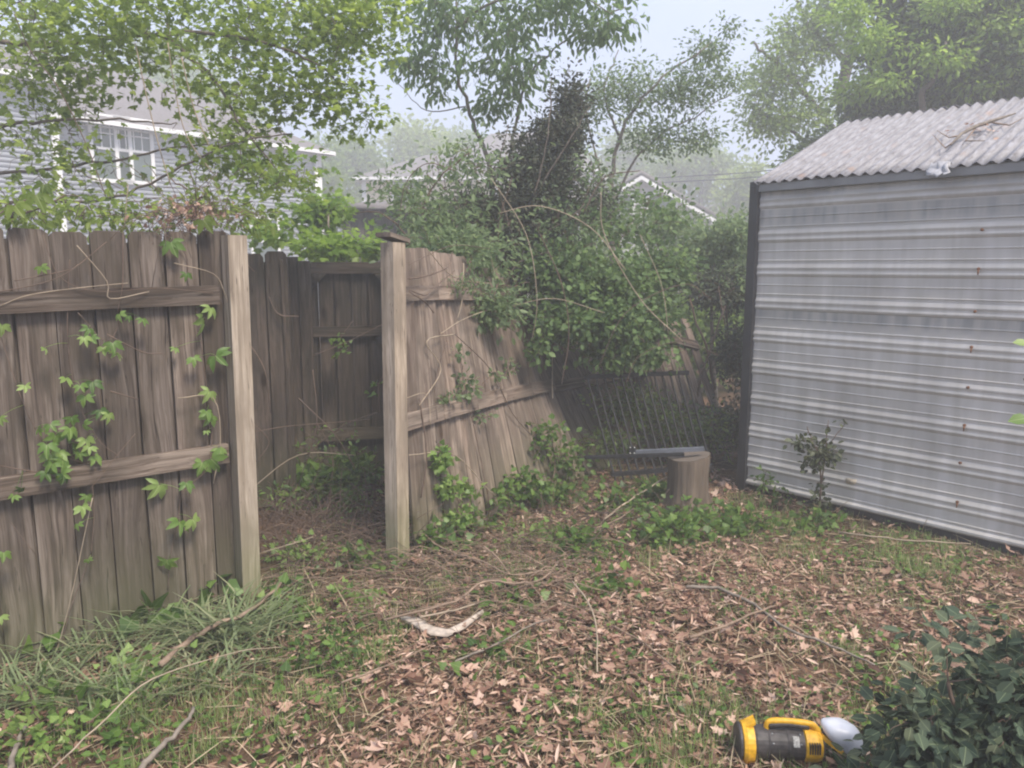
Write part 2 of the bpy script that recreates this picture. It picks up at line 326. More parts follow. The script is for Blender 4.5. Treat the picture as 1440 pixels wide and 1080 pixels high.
# ------------------------------------------------------------------ ground
def ground():
    m, nt, nd, ln = newmat('ground_soil'); out = nd.new('ShaderNodeOutputMaterial'); ge = nd.new('ShaderNodeNewGeometry')
    n1 = nd.new('ShaderNodeTexNoise'); n1.inputs['Scale'].default_value = 1.4; n1.inputs['Detail'].default_value = 6; ln.new(ge.outputs['Position'], n1.inputs[0])
    n2 = nd.new('ShaderNodeTexNoise'); n2.inputs['Scale'].default_value = 45; n2.inputs['Detail'].default_value = 5; ln.new(ge.outputs['Position'], n2.inputs[0])
    r1 = ramp(nd, [(.35, (.055, .06, .025)), (.5, (.10, .07, .045)), (.65, (.17, .105, .07))]); ln.new(n1.outputs[0], r1.inputs[0])
    r2 = ramp(nd, [(.3, (.35, .35, .35)), (.7, (1.3, 1.25, 1.2))]); ln.new(n2.outputs[0], r2.inputs[0])
    mm = nd.new('ShaderNodeMixRGB'); mm.blend_type = 'MULTIPLY'; mm.inputs[0].default_value = 1; ln.new(r1.outputs[0], mm.inputs[1]); ln.new(r2.outputs[0], mm.inputs[2])
    b = nd.new('ShaderNodeBsdfPrincipled'); b.inputs['Roughness'].default_value = .95; b.inputs['Specular IOR Level'].default_value = .1; ln.new(mm.outputs[0], b.inputs['Base Color'])
    bp = nd.new('ShaderNodeBump'); bp.inputs['Distance'].default_value = .02; bp.inputs['Strength'].default_value = .8; ln.new(n2.outputs[0], bp.inputs['Height']); ln.new(bp.outputs[0], b.inputs['Normal'])
    ln.new(b.outputs[0], out.inputs[0])
    xs = np.concatenate([[-300, -80, -30, -12], np.arange(-8, 9, .16), [12, 30, 80, 300]])
    ys = np.concatenate([[-300, -60, -10, -2], np.arange(0, 15, .16), [18, 30, 60, 150, 600]])
    V = [(x, y, gh(x, y)) for y in ys for x in xs]; nx = len(xs); T = []
    for j in range(len(ys)-1):
        for i in range(nx-1):
            a = j*nx+i; T += [(a, a+1, a+nx+1), (a, a+nx+1, a+nx)]
    g = MB(); g.add(V, T); o = g.build('ground', m, base=(0, 0, 0), smooth=True); tag(o, 'bare brown soil of the back yard', kind='structure'); 
ground()

# ------------------------------------------------------------------ fences
def v3(x, y, z=0): return np.array([x, y, z], float)
UP = np.array([0, 0, 1.])
def picket_run(p0, p1, top, front, mat, root, lean=lambda f: 0, w=.138, gap=.007, name='picket_panel', th=.018, z0=.03, topf=None, skip=()):
    """p0->p1 along the foot; front = unit normal towards the viewer; lean(f) = angle tipped away from the viewer"""
    p0 = v3(*p0[:2]); p1 = v3(*p1[:2]); L = np.linalg.norm(p1-p0); u = (p1-p0)/L; mb = MB(); n = int(L/(w+gap)); back = -front
    for i in range(n):
        if i in skip: continue
        f = (i+.5)/n; a = lean(f)+random.uniform(-.004, .004); up = UP*math.cos(a)+back*math.sin(a)
        c = p0+u*L*f; h = (topf(f) if topf else top)+random.uniform(-.012, .012)
        ww = w*random.uniform(.975, 1.0); tilt = random.uniform(-.004, .004)
        nf = front*math.cos(a)+UP*math.sin(a)
        mb.plank(c+up*z0+back*random.uniform(0, .004), c+up*h+u*tilt*h, u*ww, nf*th, ear=.020, segs=4, bend=random.uniform(-.006, .008), wob=random.uniform(0, .002), ragged=.004)
        if i < n-1:
            cc = c+u*(w+gap)/2-nf*(th*.5+.010); mb.plank(cc+up*z0, cc+up*(h-.05), u*.035, nf*.006)  # backing strip added to block light through the gap and darken the joint
    return mb.build(name, mat, root)
# left fence
LA = v3(-1.335, 3.62); LD = nrm((-.80, -.68, 0)); LN = nrm((.648, -.762, 0)); LE = LA+LD*2.75
fl = thing('wooden_fence', 'weathered brown fence on the left, climbed by creeper, ending in a pale post', 'fence', LA)
picket_run(LE, LA-LD*.02, 1.80, LN, M_FENCE, fl)
for z, w in ((1.505, .085), (.765, .088)):
    rl = MB(); a = LE+UP*(z-.015)+LN*.031; b = LA+LD*.05+UP*(z+.01)+LN*.031
    rl.plank(a, b, UP*w, LN*.040, segs=6, wob=.006); rl.build('rail', M_RAIL, fl)
pb = MB()
pb.plank(v3(-1.292, 3.575), v3(-1.275, 3.585, 1.79), nrm(LD)*.088, LN*.088, segs=3); pb.build('post', M_POST, fl)
# right fence, tipping back more and more towards its far end
RA = v3(-.60, 4.20); RB = v3(.58, 5.84); RD = nrm(RB-RA); RN = nrm((RD[1], -RD[0], 0)); RC = v3(2.12, 7.68)
fr_ = thing('wooden_fence', 'sagging wooden fence right of the gate opening, tipping backwards under vines', 'fence', RA)
lean1 = lambda f: R(3+22*f)
picket_run(RA+RD*.05, RB, 1.76, RN, M_FENCE2, fr_, lean1, w=.125, gap=.010)
def rail_leaning(s0, s1, z, mat, root, p0, p1, ln_, fr=.031, w=.085):
    mb = MB(); u = p1-p0; prev = None; N = 5
    for i in range(N):
        pts = []
        for f in (s0+(s1-s0)*i/N, s0+(s1-s0)*(i+1)/N):
            a = ln_(f); up = UP*math.cos(a)-RN*math.sin(a); nf = RN*math.cos(a)+UP*math.sin(a); pts.append((p0+u*f+up*z+nf*fr, up, nf))
        mb.plank(pts[0][0], pts[1][0]+(pts[1][0]-pts[0][0])*.002, pts[0][1]*w, pts[0][2]*.038)
    mb.build('rail', mat, root)
rail_leaning(.0, .99, .785, M_FENCE2, fr_, RA, RB, lean1, w=.095)
rail_leaning(.0, .62, 1.50, M_FENCE2, fr_, RA, RB, lean1)
pb = MB(); c = v3(-.632, 4.14); pb.plank(c+v3(-.012, 0), c+UP*1.775, RD*.092, RN*.092, segs=3)
pb.build('post', M_POST, fr_)
cb = MB(); e = RD; cb.plank(c-e*.07+UP*1.815, c+e*.075+UP*1.785, nrm((e[1], -e[0], 0))*.11, UP*.022); cb.build('post_cap', M_FENCE2, fr_)
# second, collapsed panel further along
f2 = thing('wooden_fence', 'brown fence panel leaning far over behind the black metal railing', 'fence', RB)
lean2 = lambda f: R(30+8*f)
picket_run(RB+RD*.05, RC, 1.6, RN, M_FENCE, f2, lean2, w=.125, gap=.012)
rail_leaning(.02, .98, .78, M_RAIL, f2, RB, RC, lean2); rail_leaning(.02, .98, 1.45, M_RAIL, f2, RB, RC, lean2)
# detached section of boards between the bush and the shed
f3 = thing('fallen_fence_panel', 'detached section of weathered boards leaning left between the bush and the shed', 'fence panel', P(1010, 640, 6.2)*[1, 1, 0])
mb = MB(); 
for i in range(5):
    a = P(958+i*19, 660, 6.15+.10*i); b_ = P(886+i*19, 425+i*6, 7.0+.10*i); n_ = nrm(np.cross(P(1010, 640, 6.6)-P(958, 640, 6.15), b_-a)); wv_ = nrm(np.cross(b_-a, n_)); mb.plank(a, b_, wv_*.118, n_*.018, ear=.02, segs=3, bend=.006)
mb.build('boards', M_FENCE2, f3)
for k_ in (.35, .80):
    a = P(958, 660, 6.15)*(1-k_)+P(886, 425, 7.0)*k_; b_ = P(1034, 660, 6.55)*(1-k_)+P(962, 449, 7.4)*k_; n_ = nrm(np.cross(b_-a, P(886, 425, 7.0)-P(958, 660, 6.15))); n_ = n_ if n_[1] < 0 else -n_
    mb = MB(); mb.plank(a+n_*.03-(b_-a)*.03, b_+n_*.03+(b_-a)*.03, nrm(np.cross(b_-a, n_))*.085, n_*.036); mb.build('rail', M_RAIL, f3)
# neighbour's fence seen through the opening + return
nf_ = thing('wooden_fence', 'grey board fence just behind the pale left post, running up to the far gate', 'fence', (-1.5, 5.1, 0))
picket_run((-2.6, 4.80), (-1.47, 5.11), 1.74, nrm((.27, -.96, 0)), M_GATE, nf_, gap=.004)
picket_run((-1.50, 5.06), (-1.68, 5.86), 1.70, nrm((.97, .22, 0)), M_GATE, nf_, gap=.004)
# gate
gl = v3(-1.60, 5.82); gr = v3(-.86, 5.98); gd = nrm(gr-gl); gn = nrm((gd[1], -gd[0], 0))
gt = thing('wooden_gate', 'closed board gate with corner braces at the back of the gap between the posts', 'gate', gl)
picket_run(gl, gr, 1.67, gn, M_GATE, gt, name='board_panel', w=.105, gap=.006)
for z, w in ((1.64, .085), (1.16, .075), (.36, .09)):
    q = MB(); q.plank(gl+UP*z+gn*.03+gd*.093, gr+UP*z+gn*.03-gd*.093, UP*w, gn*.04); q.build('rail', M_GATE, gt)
for s, nm in ((gl+gd*.045, 'stile'), (gr-gd*.045, 'stile')):
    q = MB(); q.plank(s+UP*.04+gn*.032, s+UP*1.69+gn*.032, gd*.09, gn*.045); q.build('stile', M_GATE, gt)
for s, k in ((gl+gd*.095, 1), (gr-gd*.095, -1)):
    q = MB(); z = 1.595
    for zz in (1.5965, ):
        a = s+UP*zz+gn*.03; V = [a, a+gd*k*.11, a-UP*.11]; V += [p+gn*.03 for p in V]; q.add(V, [(0, 1, 2), (3, 5, 4), (0, 3, 4), (0, 4, 1), (1, 4, 5), (1, 5, 2), (2, 5, 3), (2, 3, 0)])
    q.build('corner_brace', M_GATE, gt)
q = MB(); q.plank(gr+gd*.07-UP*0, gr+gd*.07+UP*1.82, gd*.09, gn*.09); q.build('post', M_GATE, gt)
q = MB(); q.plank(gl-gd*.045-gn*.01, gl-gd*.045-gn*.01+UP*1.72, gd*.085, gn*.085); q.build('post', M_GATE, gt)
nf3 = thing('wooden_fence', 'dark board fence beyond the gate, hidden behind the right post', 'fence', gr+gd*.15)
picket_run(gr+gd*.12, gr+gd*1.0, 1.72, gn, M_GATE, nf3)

# ------------------------------------------------------------------ ribbed metal shed
SA = v3(1.74, 5.55); SB = v3(4.05, 2.95); SW = nrm(SB-SA); SNb = nrm((-SW[1], SW[0], 0)); SF = -SNb; SLEN = np.linalg.norm(SB-SA)
def shed():
    root = thing('metal_shed', 'white ribbed metal garden shed with a corrugated roof', 'shed', SA)
    # siding material: chalky white paint, dirt streaks, rust
    m, nt, nd, ln = newmat('shed_siding'); out = nd.new('ShaderNodeOutputMaterial'); g = nd.new('ShaderNodeAttribute'); g.attribute_name = 'gco'
    mp = nd.new('ShaderNodeMapping'); mp.inputs['Scale'].default_value = (14, 1, 1.6); ln.new(g.outputs['Vector'], mp.inputs[0])
    n = nd.new('ShaderNodeTexNoise'); n.inputs['Scale'].default_value = 1.0; n.inputs['Detail'].default_value = 5; ln.new(mp.outputs[0], n.inputs[0])
    n2 = nd.new('ShaderNodeTexNoise'); n2.inputs['Scale'].default_value = 2.2; n2.inputs['Detail'].default_value = 6; ln.new(g.outputs['Vector'], n2.inputs[0])
    r = ramp(nd, [(.3, (.44, .415, .385)), (.6, (.59, .56, .525))]); ln.new(n2.outputs[0], r.inputs[0])
    # grime bands at two courses; topmost band paints in eave shadow with its stain
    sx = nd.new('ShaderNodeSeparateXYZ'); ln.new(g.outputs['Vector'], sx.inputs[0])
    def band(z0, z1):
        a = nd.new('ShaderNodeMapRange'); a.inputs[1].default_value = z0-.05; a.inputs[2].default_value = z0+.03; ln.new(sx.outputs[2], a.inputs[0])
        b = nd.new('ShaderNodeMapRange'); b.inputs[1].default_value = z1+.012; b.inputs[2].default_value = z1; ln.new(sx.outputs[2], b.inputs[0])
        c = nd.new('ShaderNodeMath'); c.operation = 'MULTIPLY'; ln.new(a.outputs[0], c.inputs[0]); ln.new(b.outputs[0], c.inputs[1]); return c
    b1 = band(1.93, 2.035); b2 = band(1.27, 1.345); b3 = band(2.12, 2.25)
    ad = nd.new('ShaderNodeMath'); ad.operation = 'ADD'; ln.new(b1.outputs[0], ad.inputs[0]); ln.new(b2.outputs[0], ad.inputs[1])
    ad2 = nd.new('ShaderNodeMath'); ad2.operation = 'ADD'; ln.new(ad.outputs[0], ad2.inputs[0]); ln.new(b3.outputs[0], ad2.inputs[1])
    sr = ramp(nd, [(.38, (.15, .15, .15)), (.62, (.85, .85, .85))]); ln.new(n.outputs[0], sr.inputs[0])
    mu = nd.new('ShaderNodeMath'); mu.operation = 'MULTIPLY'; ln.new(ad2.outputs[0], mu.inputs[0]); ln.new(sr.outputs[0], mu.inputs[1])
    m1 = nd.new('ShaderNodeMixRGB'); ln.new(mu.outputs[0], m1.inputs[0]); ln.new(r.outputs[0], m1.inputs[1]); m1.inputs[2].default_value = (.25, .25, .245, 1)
    st = ramp(nd, [(.35, (.88, .88, .86)), (.65, (1.05, 1.05, 1.06))]); ln.new(n.outputs[0], st.inputs[0])
    m2 = nd.new('ShaderNodeMixRGB'); m2.blend_type = 'MULTIPLY'; m2.inputs[0].default_value = 1; ln.new(m1.outputs[0], m2.inputs[1]); ln.new(st.outputs[0], m2.inputs[2])
    b = nd.new('ShaderNodeBsdfPrincipled'); b.inputs['Roughness'].default_value = .55; b.inputs['Specular IOR Level'].default_value = .4; ln.new(m2.outputs[0], b.inputs['Base Color']); ln.new(b.outputs[0], out.inputs[0])
    # ribbed profile, bottom to top
    z = .055; prof = [(0, z)]; per = .234
    prof += [(.012, z), (.022, z+.012), (.022, z+.026), (.002, z+.04), (0, .106), (.006, .110), (.006, .114), (0, .118)]; z = .175
    while z < 2.18:
        q = [(0, z), (.006, z+.007), (.012, z+.018), (.012, z+.024), (.007, z+.035), (.007, z+.046), (.012, z+.058), (.012, z+.064), (.004, z+.080), (0, z+.088),
             (0, z+.106), (.005, z+.109), (.005, z+.113), (0, z+.117), (0, z+.171), (.005, z+.174), (.005, z+.178), (0, z+.182)]
        prof += q; z += per
    prof = [p for p in prof if p[1] < 2.23]+[(0, 2.23)]
    def wall(A_, B_, nf, name, segs=24):
        mb = MB(); u = nrm(B_-A_); L = np.linalg.norm(B_-A_); np_ = len(prof)
        V = []; g_ = []
        for j in range(segs+1):
            for (o, zz) in prof:
                s = L*j/segs; wv = .003*math.sin(s*5+zz*7)+.002*math.sin(s*13+zz*3)+.006*mnoise.noise(Vector((s*2.3, zz*4, 2)))-(.003 if s > 1.44 else 0)
                V.append(A_+u*s+nf*(o+wv)+UP*zz); g_.append((s, o, zz))
        T = []
        for j in range(segs):
            for i in range(np_-1):
                a = j*np_+i; T += [(a, a+np_, a+np_+1), (a, a+np_+1, a+1)]
        VV = np.array(V)[np.array(T).ravel()]; GG = np.array(g_)[np.array(T).ravel()]
        mb.add(VV, np.arange(len(VV)).reshape(-1, 3), .5, GG); return mb.build(name, m, root)
    D = 2.6
    wall(SA+SW*.01, SB, SF, 'siding_wall'); wall(SA+SNb*D, SA+SNb*.03, -SW, 'siding_wall', 12); wall(SB, SB+SNb*D, SW, 'siding_wall', 8); wall(SB+SNb*D, SA+SNb*D, SNb, 'siding_wall', 8)
    dk = plain('dark_trim', (.035, .036, .038), .6)
    q = MB(); q.plank(SA-SW*.018+SF*.005+UP*.0, SA-SW*.018+SF*.005+UP*2.235, SW*.065, SF*.075, segs=2); q.build('corner_trim', dk, root)
    q = MB(); q.plank(SA+SF*-.03+UP*.035, SB+SF*-.03+UP*.035, UP*.07, SF*.04); q.build('dark_gap_strip', dk, root)  # dark strip added to stand in for the dark gap under the siding
    # gable end infill
    gm = MB(); a = SA-SW*.004+UP*2.23; bq = SA-SW*.004+SNb*D+UP*2.23; tp = SA-SW*.004+SNb*D/2+UP*2.78
    V = [a, bq, tp]+[p+SW*.02 for p in (a, bq, tp)]; gm.add(V, [(0, 2, 1), (3, 4, 5), (0, 3, 5), (0, 5, 2), (1, 2, 5), (1, 5, 4)]); gm.build('gable_wall', plain('gable_paint', (.45, .45, .44)), root)
    # corrugated roof
    rm, nt, nd, ln = newmat('corrugated_roof'); out = nd.new('ShaderNodeOutputMaterial'); g = nd.new('ShaderNodeAttribute'); g.attribute_name = 'gco'
    n = nd.new('ShaderNodeTexNoise'); n.inputs['Scale'].default_value = 1; n.inputs['Detail'].default_value = 8; n.inputs['Roughness'].default_value = .75; mpr = nd.new('ShaderNodeMapping'); mpr.inputs['Scale'].default_value = (55, 0, 9); ln.new(g.outputs['Vector'], mpr.inputs[0]); ln.new(mpr.outputs[0], n.inputs[0])
    r = ramp(nd, [(.34, (.10, .088, .088)), (.46, (.20, .19, .20)), (.62, (.33, .325, .35))]); ln.new(n.outputs[0], r.inputs[0])
    n3 = nd.new('ShaderNodeTexNoise'); n3.inputs['Scale'].default_value = 5; n3.inputs['Detail'].default_value = 5; ln.new(g.outputs['Vector'], n3.inputs[0])
    r3 = ramp(nd, [(.60, (0, 0, 0)), (.72, (.7, .7, .7))]); ln.new(n3.outputs[0], r3.inputs[0])
    mr = nd.new('ShaderNodeMixRGB'); ln.new(r3.outputs[0], mr.inputs[0]); ln.new(r.outputs[0], mr.inputs[1]); mr.inputs[2].default_value = (.30, .20, .15, 1)
    # moss / grime gathered in the furrows (second attribute coordinate is the wave height)
    sx = nd.new('ShaderNodeSeparateXYZ'); ln.new(g.outputs['Vector'], sx.inputs[0]); mg = nd.new('ShaderNodeMapRange'); mg.inputs[1].default_value = .001; mg.inputs[2].default_value = -.009; mg.inputs[4].default_value = .5; ln.new(sx.outputs[1], mg.inputs[0])
    m4 = nd.new('ShaderNodeMixRGB'); ln.new(mg.outputs[0], m4.inputs[0]); ln.new(mr.outputs[0], m4.inputs[1]); m4.inputs[2].default_value = (.25, .24, .24, 1)
    b = nd.new('ShaderNodeBsdfPrincipled'); b.inputs['Roughness'].default_value = .6; ln.new(m4.outputs[0], b.inputs['Base Color']); ln.new(b.outputs[0], out.inputs[0])
    def roof(e0, e1, r0, r1, name):
        mb = MB(); L = np.linalg.norm(e1-e0); n_ = int(L/.0120); V = []; g_ = []; rows = 5
        up = nrm(np.cross(e1-e0, r0-e0)); up = up if up[2] > 0 else -up
        for i in range(n_+1):
            f = i/n_; h = .012*math.cos(2*math.pi*f*L/.078)
            for j in range(rows+1):
                k = j/rows; p = (e0+(e1-e0)*f)*(1-k)+(r0+(r1-r0)*f)*k
                dent = .01*mnoise.noise(Vector((f*L*2, k*3, 1.3)))+(random.uniform(-.003, .003) if j == 0 else 0)
                V.append(p+up*(h+dent)); g_.append((f*L, h, k*1.4))
        T = []; q = rows+1
        for i in range(n_):
            for j in range(rows):
                a = i*q+j; T += [(a, a+q, a+q+1), (a, a+q+1, a+1)]
        mb.add(V, T, .5, g_); o = mb.build(name, rm, root, smooth=True)
        md = o.modifiers.new('thickness', 'SOLIDIFY'); md.thickness = .003
        return o
    ov = .05; zr = 2.80; ze = 2.225
    e0 = SA-SW*.02+SF*ov+UP*ze; e1 = SB+SW*.1+SF*ov+UP*ze; r0 = SA-SW*.02+SNb*D/2+UP*zr; r1 = SB+SW*.1+SNb*D/2+UP*zr
    roof(e0, e1, r0, r1, 'roof_sheet')
    b0 = SA-SW*.02+SNb*(D+ov)+UP*ze; b1 = SB+SW*.1+SNb*(D+ov)+UP*ze
    roof(b1, b0, r1, r0, 'roof_sheet')
    q = MB(); q.plank(e0-UP*.045-SW*.01, r0-UP*.035-SW*.01, UP*.05, SW*.03); q.build('barge_board', dk, root)
    q = MB(); q.plank(SA+UP*2.19+SF*.032, SB+UP*2.19+SF*.032, UP*.05, SF*.008, segs=6); q.build('fascia_strip', plain('grey_fascia', (.22, .22, .22), .7, nscale=5), root)  # grey frieze strip, its tone also standing for the eave shadow
    # rusty screws on the big ribs
    rust = plain('rust', (.22, .11, .06), .9, nscale=60, var=.5)
    s0 = None
    for i, (px, py) in enumerate([(1381, 323), (1376, 378), (1371, 438), (1366, 488), (1361, 545), (1356, 598), (1350, 651), (1346, 706)]):
        p = PP(px, py, SA+SF*.024, SF)
        q = MB(); q.tube([p-SF*.006, p+SF*.004], .009, 8); 
        if i % 2 == 1: q.tube([p+SF*.001-UP*.006, p+SF*.003-UP*.035], [.007, .003], 5)
        q.build('rusty_screw', rust, root)
    st_ = plain('torn_sticker_paper', (.55, .47, .36), .8, nscale=120, var=.35)
    p = PP(1196, 677, SA+SF*.026, SF); q = MB()
    cx = SW*.035
    V = [p-cx*1.0+UP*.012, p-cx*.3+UP*.02, p+cx*.4+UP*.014, p+cx*1.1+UP*.02, p+cx*.95-UP*.012, p+cx*.2-UP*.02, p-cx*.8-UP*.017]
    q.add([v+SF*.001 for v in V]+[v-SF*.002 for v in V], [(0, i+1, i) for i in range(1, 6)]+[(7, 7+i, 8+i) for i in range(1, 6)]+[t for i in range(7) for t in ((i, (i+1) % 7, 7+(i+1) % 7), (i, 7+(i+1) % 7, 7+i))]); q.build('torn_sticker', st_, root)
    return root, (e0, e1, r0, r1)
SHED, (E0, E1, R0, R1) = shed()
def roofpt(px, py, lift=.03):
    n = nrm(np.cross(E1-E0, R0-E0)); n = n if n[2] > 0 else -n
    return PP(px, py, E0, n)+n*lift
# fallen branch and debris on the roof
rb = thing('fallen_branch', 'broken bark covered branch lying across the corrugated shed roof', 'branch', roofpt(1385, 185))
q = MB(); q.tube([roofpt(1338, 209, .025), roofpt(1352, 196, .035), roofpt(1372, 188, .045), roofpt(1392, 180, .04), roofpt(1408, 175, .04), roofpt(1428, 166, .03)], [.006, .010, .012, .012, .009, .005], 7); q.build('limb', M_BARKG, rb, smooth=True)
for a, b, c in (((1352, 197), (1335, 200), (1318, 190)), ((1372, 187), (1358, 205), (1385, 205)), ((1395, 179), (1420, 183), (1440, 172)), ((1345, 203), (1330, 215), (1312, 196))):
    q = MB(); q.tube([roofpt(*a), roofpt(*b), roofpt(*c)], [.006, .004, .002], 4); q.build('twig', M_TWIG, rb)
q = MB(); pts = np.array([roofpt(random.gauss(1375, 22), random.gauss(189, 7), random.uniform(.02, .05)) for _ in range(26)])
q.leaves(T_OAK, pts, RNG.normal(size=(26, 3))*[1, 1, .3], RNG.normal(size=(26, 3))*.4+[0, 0, 1], RNG.uniform(.02, .04, 26)); q.build('dead_leaves', L_DEAD, rb)
wrap = plain('torn_plastic', (.33, .33, .35), .5, nscale=30, var=.3)
q = MB(); c0 = roofpt(1328, 236, .02); V = []; N = 7
for i in range(N):
    for j in range(6):
        V.append(c0+SW*(i/N-.5)*.13+SF*.02*j+UP*(-.014*j if j > 1 else .01)+RNG.normal(size=3)*.008)
T = [];
for i in range(N-1):
    for j in range(5):
        a = i*6+j; T += [(a, a+6, a+7), (a, a+7, a+1)]
q.add(V, T, .5); o = q.build('crumpled_sheet', wrap); md = o.modifiers.new('t', 'SOLIDIFY'); md.thickness = .002
tag(o, 'crumpled translucent plastic scrap hanging over the shed eave', 'scrap')
# ------------------------------------------------------------------ trees and shrubs
def smooth_path(pts, n=5):
    pts = [np.array(p, float) for p in pts]
    if len(pts) < 3: return [pts[0]+(pts[-1]-pts[0])*i/n for i in range(n+1)]
    out = []; q = [2*pts[0]-pts[1]]+pts+[2*pts[-1]-pts[-2]]
    for i in range(1, len(q)-2):
        for k in range(n):
            t = k/n; a, b, c, d = q[i-1], q[i], q[i+1], q[i+2]
            out.append(.5*((2*b)+(c-a)*t+(2*a-5*b+4*c-d)*t*t+(3*b-a-3*c+d)*t**3))
    out.append(pts[-1]); return out
def plant(name, label, cat, base, limbs, fills, bark, lmat, tmpl, lsize, group=None, droop=.3, twig_r=.004, flat=.7, wander=.12, part='trunk', crown='crown', sides=5, leafup=1.0, axdown=.25):
    root = thing(name, label, cat, base, group)
    wood = MB(); lv = MB(); nodes = []; 
    for L in limbs:
        pts, r0, r1 = L; sp_ = smooth_path(pts, 6); n = len(sp_)
        for i in range(1, n-1): sp_[i] = sp_[i]+RNG.normal(size=3)*r0*.35
        wood.tube(sp_, [r0+(r1-r0)*(i/(n-1))**.8 for i in range(n)], max(sides, 6)); nodes += sp_
    nodes = [np.array(p) for p in nodes]
    for F in fills:
        c, rad, nt_, per, spread = F; c = np.array(c, float); rad = np.array(rad, float)
        d = RNG.normal(size=(nt_, 3)); d /= np.linalg.norm(d, axis=1, keepdims=True); tg = c+d*rad*(RNG.random((nt_, 1))**.45)
        # clumpy crown: pull the targets towards a few sub-centres
        sub = c+RNG.normal(size=(max(3, nt_//9), 3))*rad*.55; pick = RNG.integers(0, len(sub), nt_); k = RNG.uniform(.0, .55, (nt_, 1)); tg = tg*(1-k)+sub[pick]*k
        na = np.array(nodes); order = np.argsort(((tg-na.mean(0))**2).sum(1))
        dd = np.array([((na-t)**2).sum(1).min() for t in tg]); order = np.argsort(dd)
        for oi in order:
            t = tg[oi]; na = np.array(nodes); ds = ((na-t)**2).sum(1); j = int(ds.argmin()); s = na[j]; D = math.sqrt(ds[j])
            if D < .02: continue
            mid1 = s*.62+t*.38+UP*D*.12*(1 if droop > 0 else -1)+RNG.normal(size=3)*D*wander; mid2 = s*.25+t*.75+UP*D*.08+RNG.normal(size=3)*D*wander*.7
            path = smooth_path([s, mid1, mid2, t], 3); m_ = len(path)
            r = min(.02, twig_r*(.6+D*1.2)); wood.tube(path, [r*(1-.8*i/(m_-1)) for i in range(m_)], 4 if D < .8 else 5, caps=False)
            nodes += path[3:]
            # leaves
            f = RNG.random(per)**.7*.8+.22; f = np.clip(f, 0, 1)*(m_-1); i0 = np.minimum(f.astype(int), m_-2); fr = f-i0; pa = np.array(path)
            pos = pa[i0]*(1-fr[:, None])+pa[i0+1]*fr[:, None]; off = RNG.normal(size=(per, 3))*spread*[1, 1, .7]
            pos = pos+off; ax = off/(spread+1e-6)*.6+RNG.normal(size=(per, 3))*.5+(t-s)/D*.4-UP*axdown
            nn = RNG.normal(size=(per, 3))*flat+UP*leafup
            tone = np.clip(RNG.normal(.5, .22)+RNG.normal(size=per)*.2, 0, 1)
            lv.leaves(tmpl, pos, ax, nn, lsize*RNG.uniform(.6, 1.25, per), tone)
    if wood.n: wood.build(part, bark, root, smooth=True)
    if lv.n: lv.build(crown, lmat, root)
    return root
def pt(px, py, Y): return P(px, py, Y)
# big overhanging maple, trunk left of the frame
Yc = 5.2
plant('maple_tree', 'broad maple overhanging from the upper left, boughs hanging over the fence and house', 'tree', (-5.2, 5.6, 0),
      [([(-5.2, 5.6, 0), (-5.1, 5.5, 1.6), (-5.0, 5.4, 3.2), (-4.9, 5.3, 5.0)], .16, .07),
       ([(-5.1, 5.5, 1.5), pt(-60, 262, 5.3), pt(60, 240, 5.2), pt(160, 225, 5.1), pt(250, 208, 5.0), pt(330, 200, 4.9)], .017, .004),
       ([(-5.05, 5.5, 1.9), pt(-30, 190, 5.0), pt(60, 172, 4.9), pt(170, 168, 4.8), pt(240, 175, 4.7)], .016, .004),
       ([(-5.05, 5.5, 1.7), pt(-40, 290, 4.9), pt(80, 285, 4.9), pt(180, 272, 4.8), pt(270, 228, 4.7), pt(330, 200, 4.7), pt(410, 188, 4.8)], .014, .004),
       ([(-5.0, 5.4, 2.6), pt(-60, 70, 5.4), pt(90, 60, 5.2), pt(230, 50, 5.0), pt(380, 60, 4.9), pt(470, 110, 5.0)], .026, .006),
       ([(-4.95, 5.3, 3.4), pt(-60, -60, 5.3), pt(150, -40, 5.2), pt(330, -30, 5.2), pt(480, 0, 5.4)], .05, .012),
       ([pt(230, 50, 5.0), pt(300, 110, 4.9), pt(340, 180, 4.8), pt(390, 240, 4.8)], .014, .004)],
      [(pt(80, 20, 5.0), (1.2, .8, .36), 80, 24, .10), (pt(260, 20, 5.0), (.95, .8, .30), 70, 22, .10), (pt(430, 30, 5.1), (.62, .7, .36), 70, 22, .10),
       (pt(470, 130, 5.1), (.40, .5, .30), 44, 16, .09), (pt(400, 120, 4.9), (.42, .5, .22), 28, 14, .08), (pt(130, 100, 4.9), (.75, .6, .16), 46, 13, .09), (pt(330, 150, 4.9), (.6, .5, .12), 30, 9, .08), (pt(300, 120, 4.9), (.5, .6, .20), 32, 11, .09),
       (pt(40, 190, 4.9), (.5, .6, .22), 40, 6, .09), (pt(340, 190, 4.8), (.45, .5, .18), 34, 8, .08), (pt(200, 245, 4.8), (.9, .5, .16), 30, 5, .10), (pt(60, 275, 4.8), (.6, .4, .14), 22, 6, .09), (pt(400, 250, 4.9), (.35, .4, .16), 26, 9, .08), (pt(300, 225, 4.9), (.4, .4, .12), 24, 9, .08), (pt(110, 225, 4.9), (.4, .4, .14), 20, 7, .08), (pt(40, 130, 4.9), (.4, .4, .2), 30, 14, .09), (pt(500, 30, 5.3), (.35, .5, .3), 36, 22, .08)],
      M_BARK, L_MAPLE, T_MAPLE, .047, droop=.3, flat=.45)
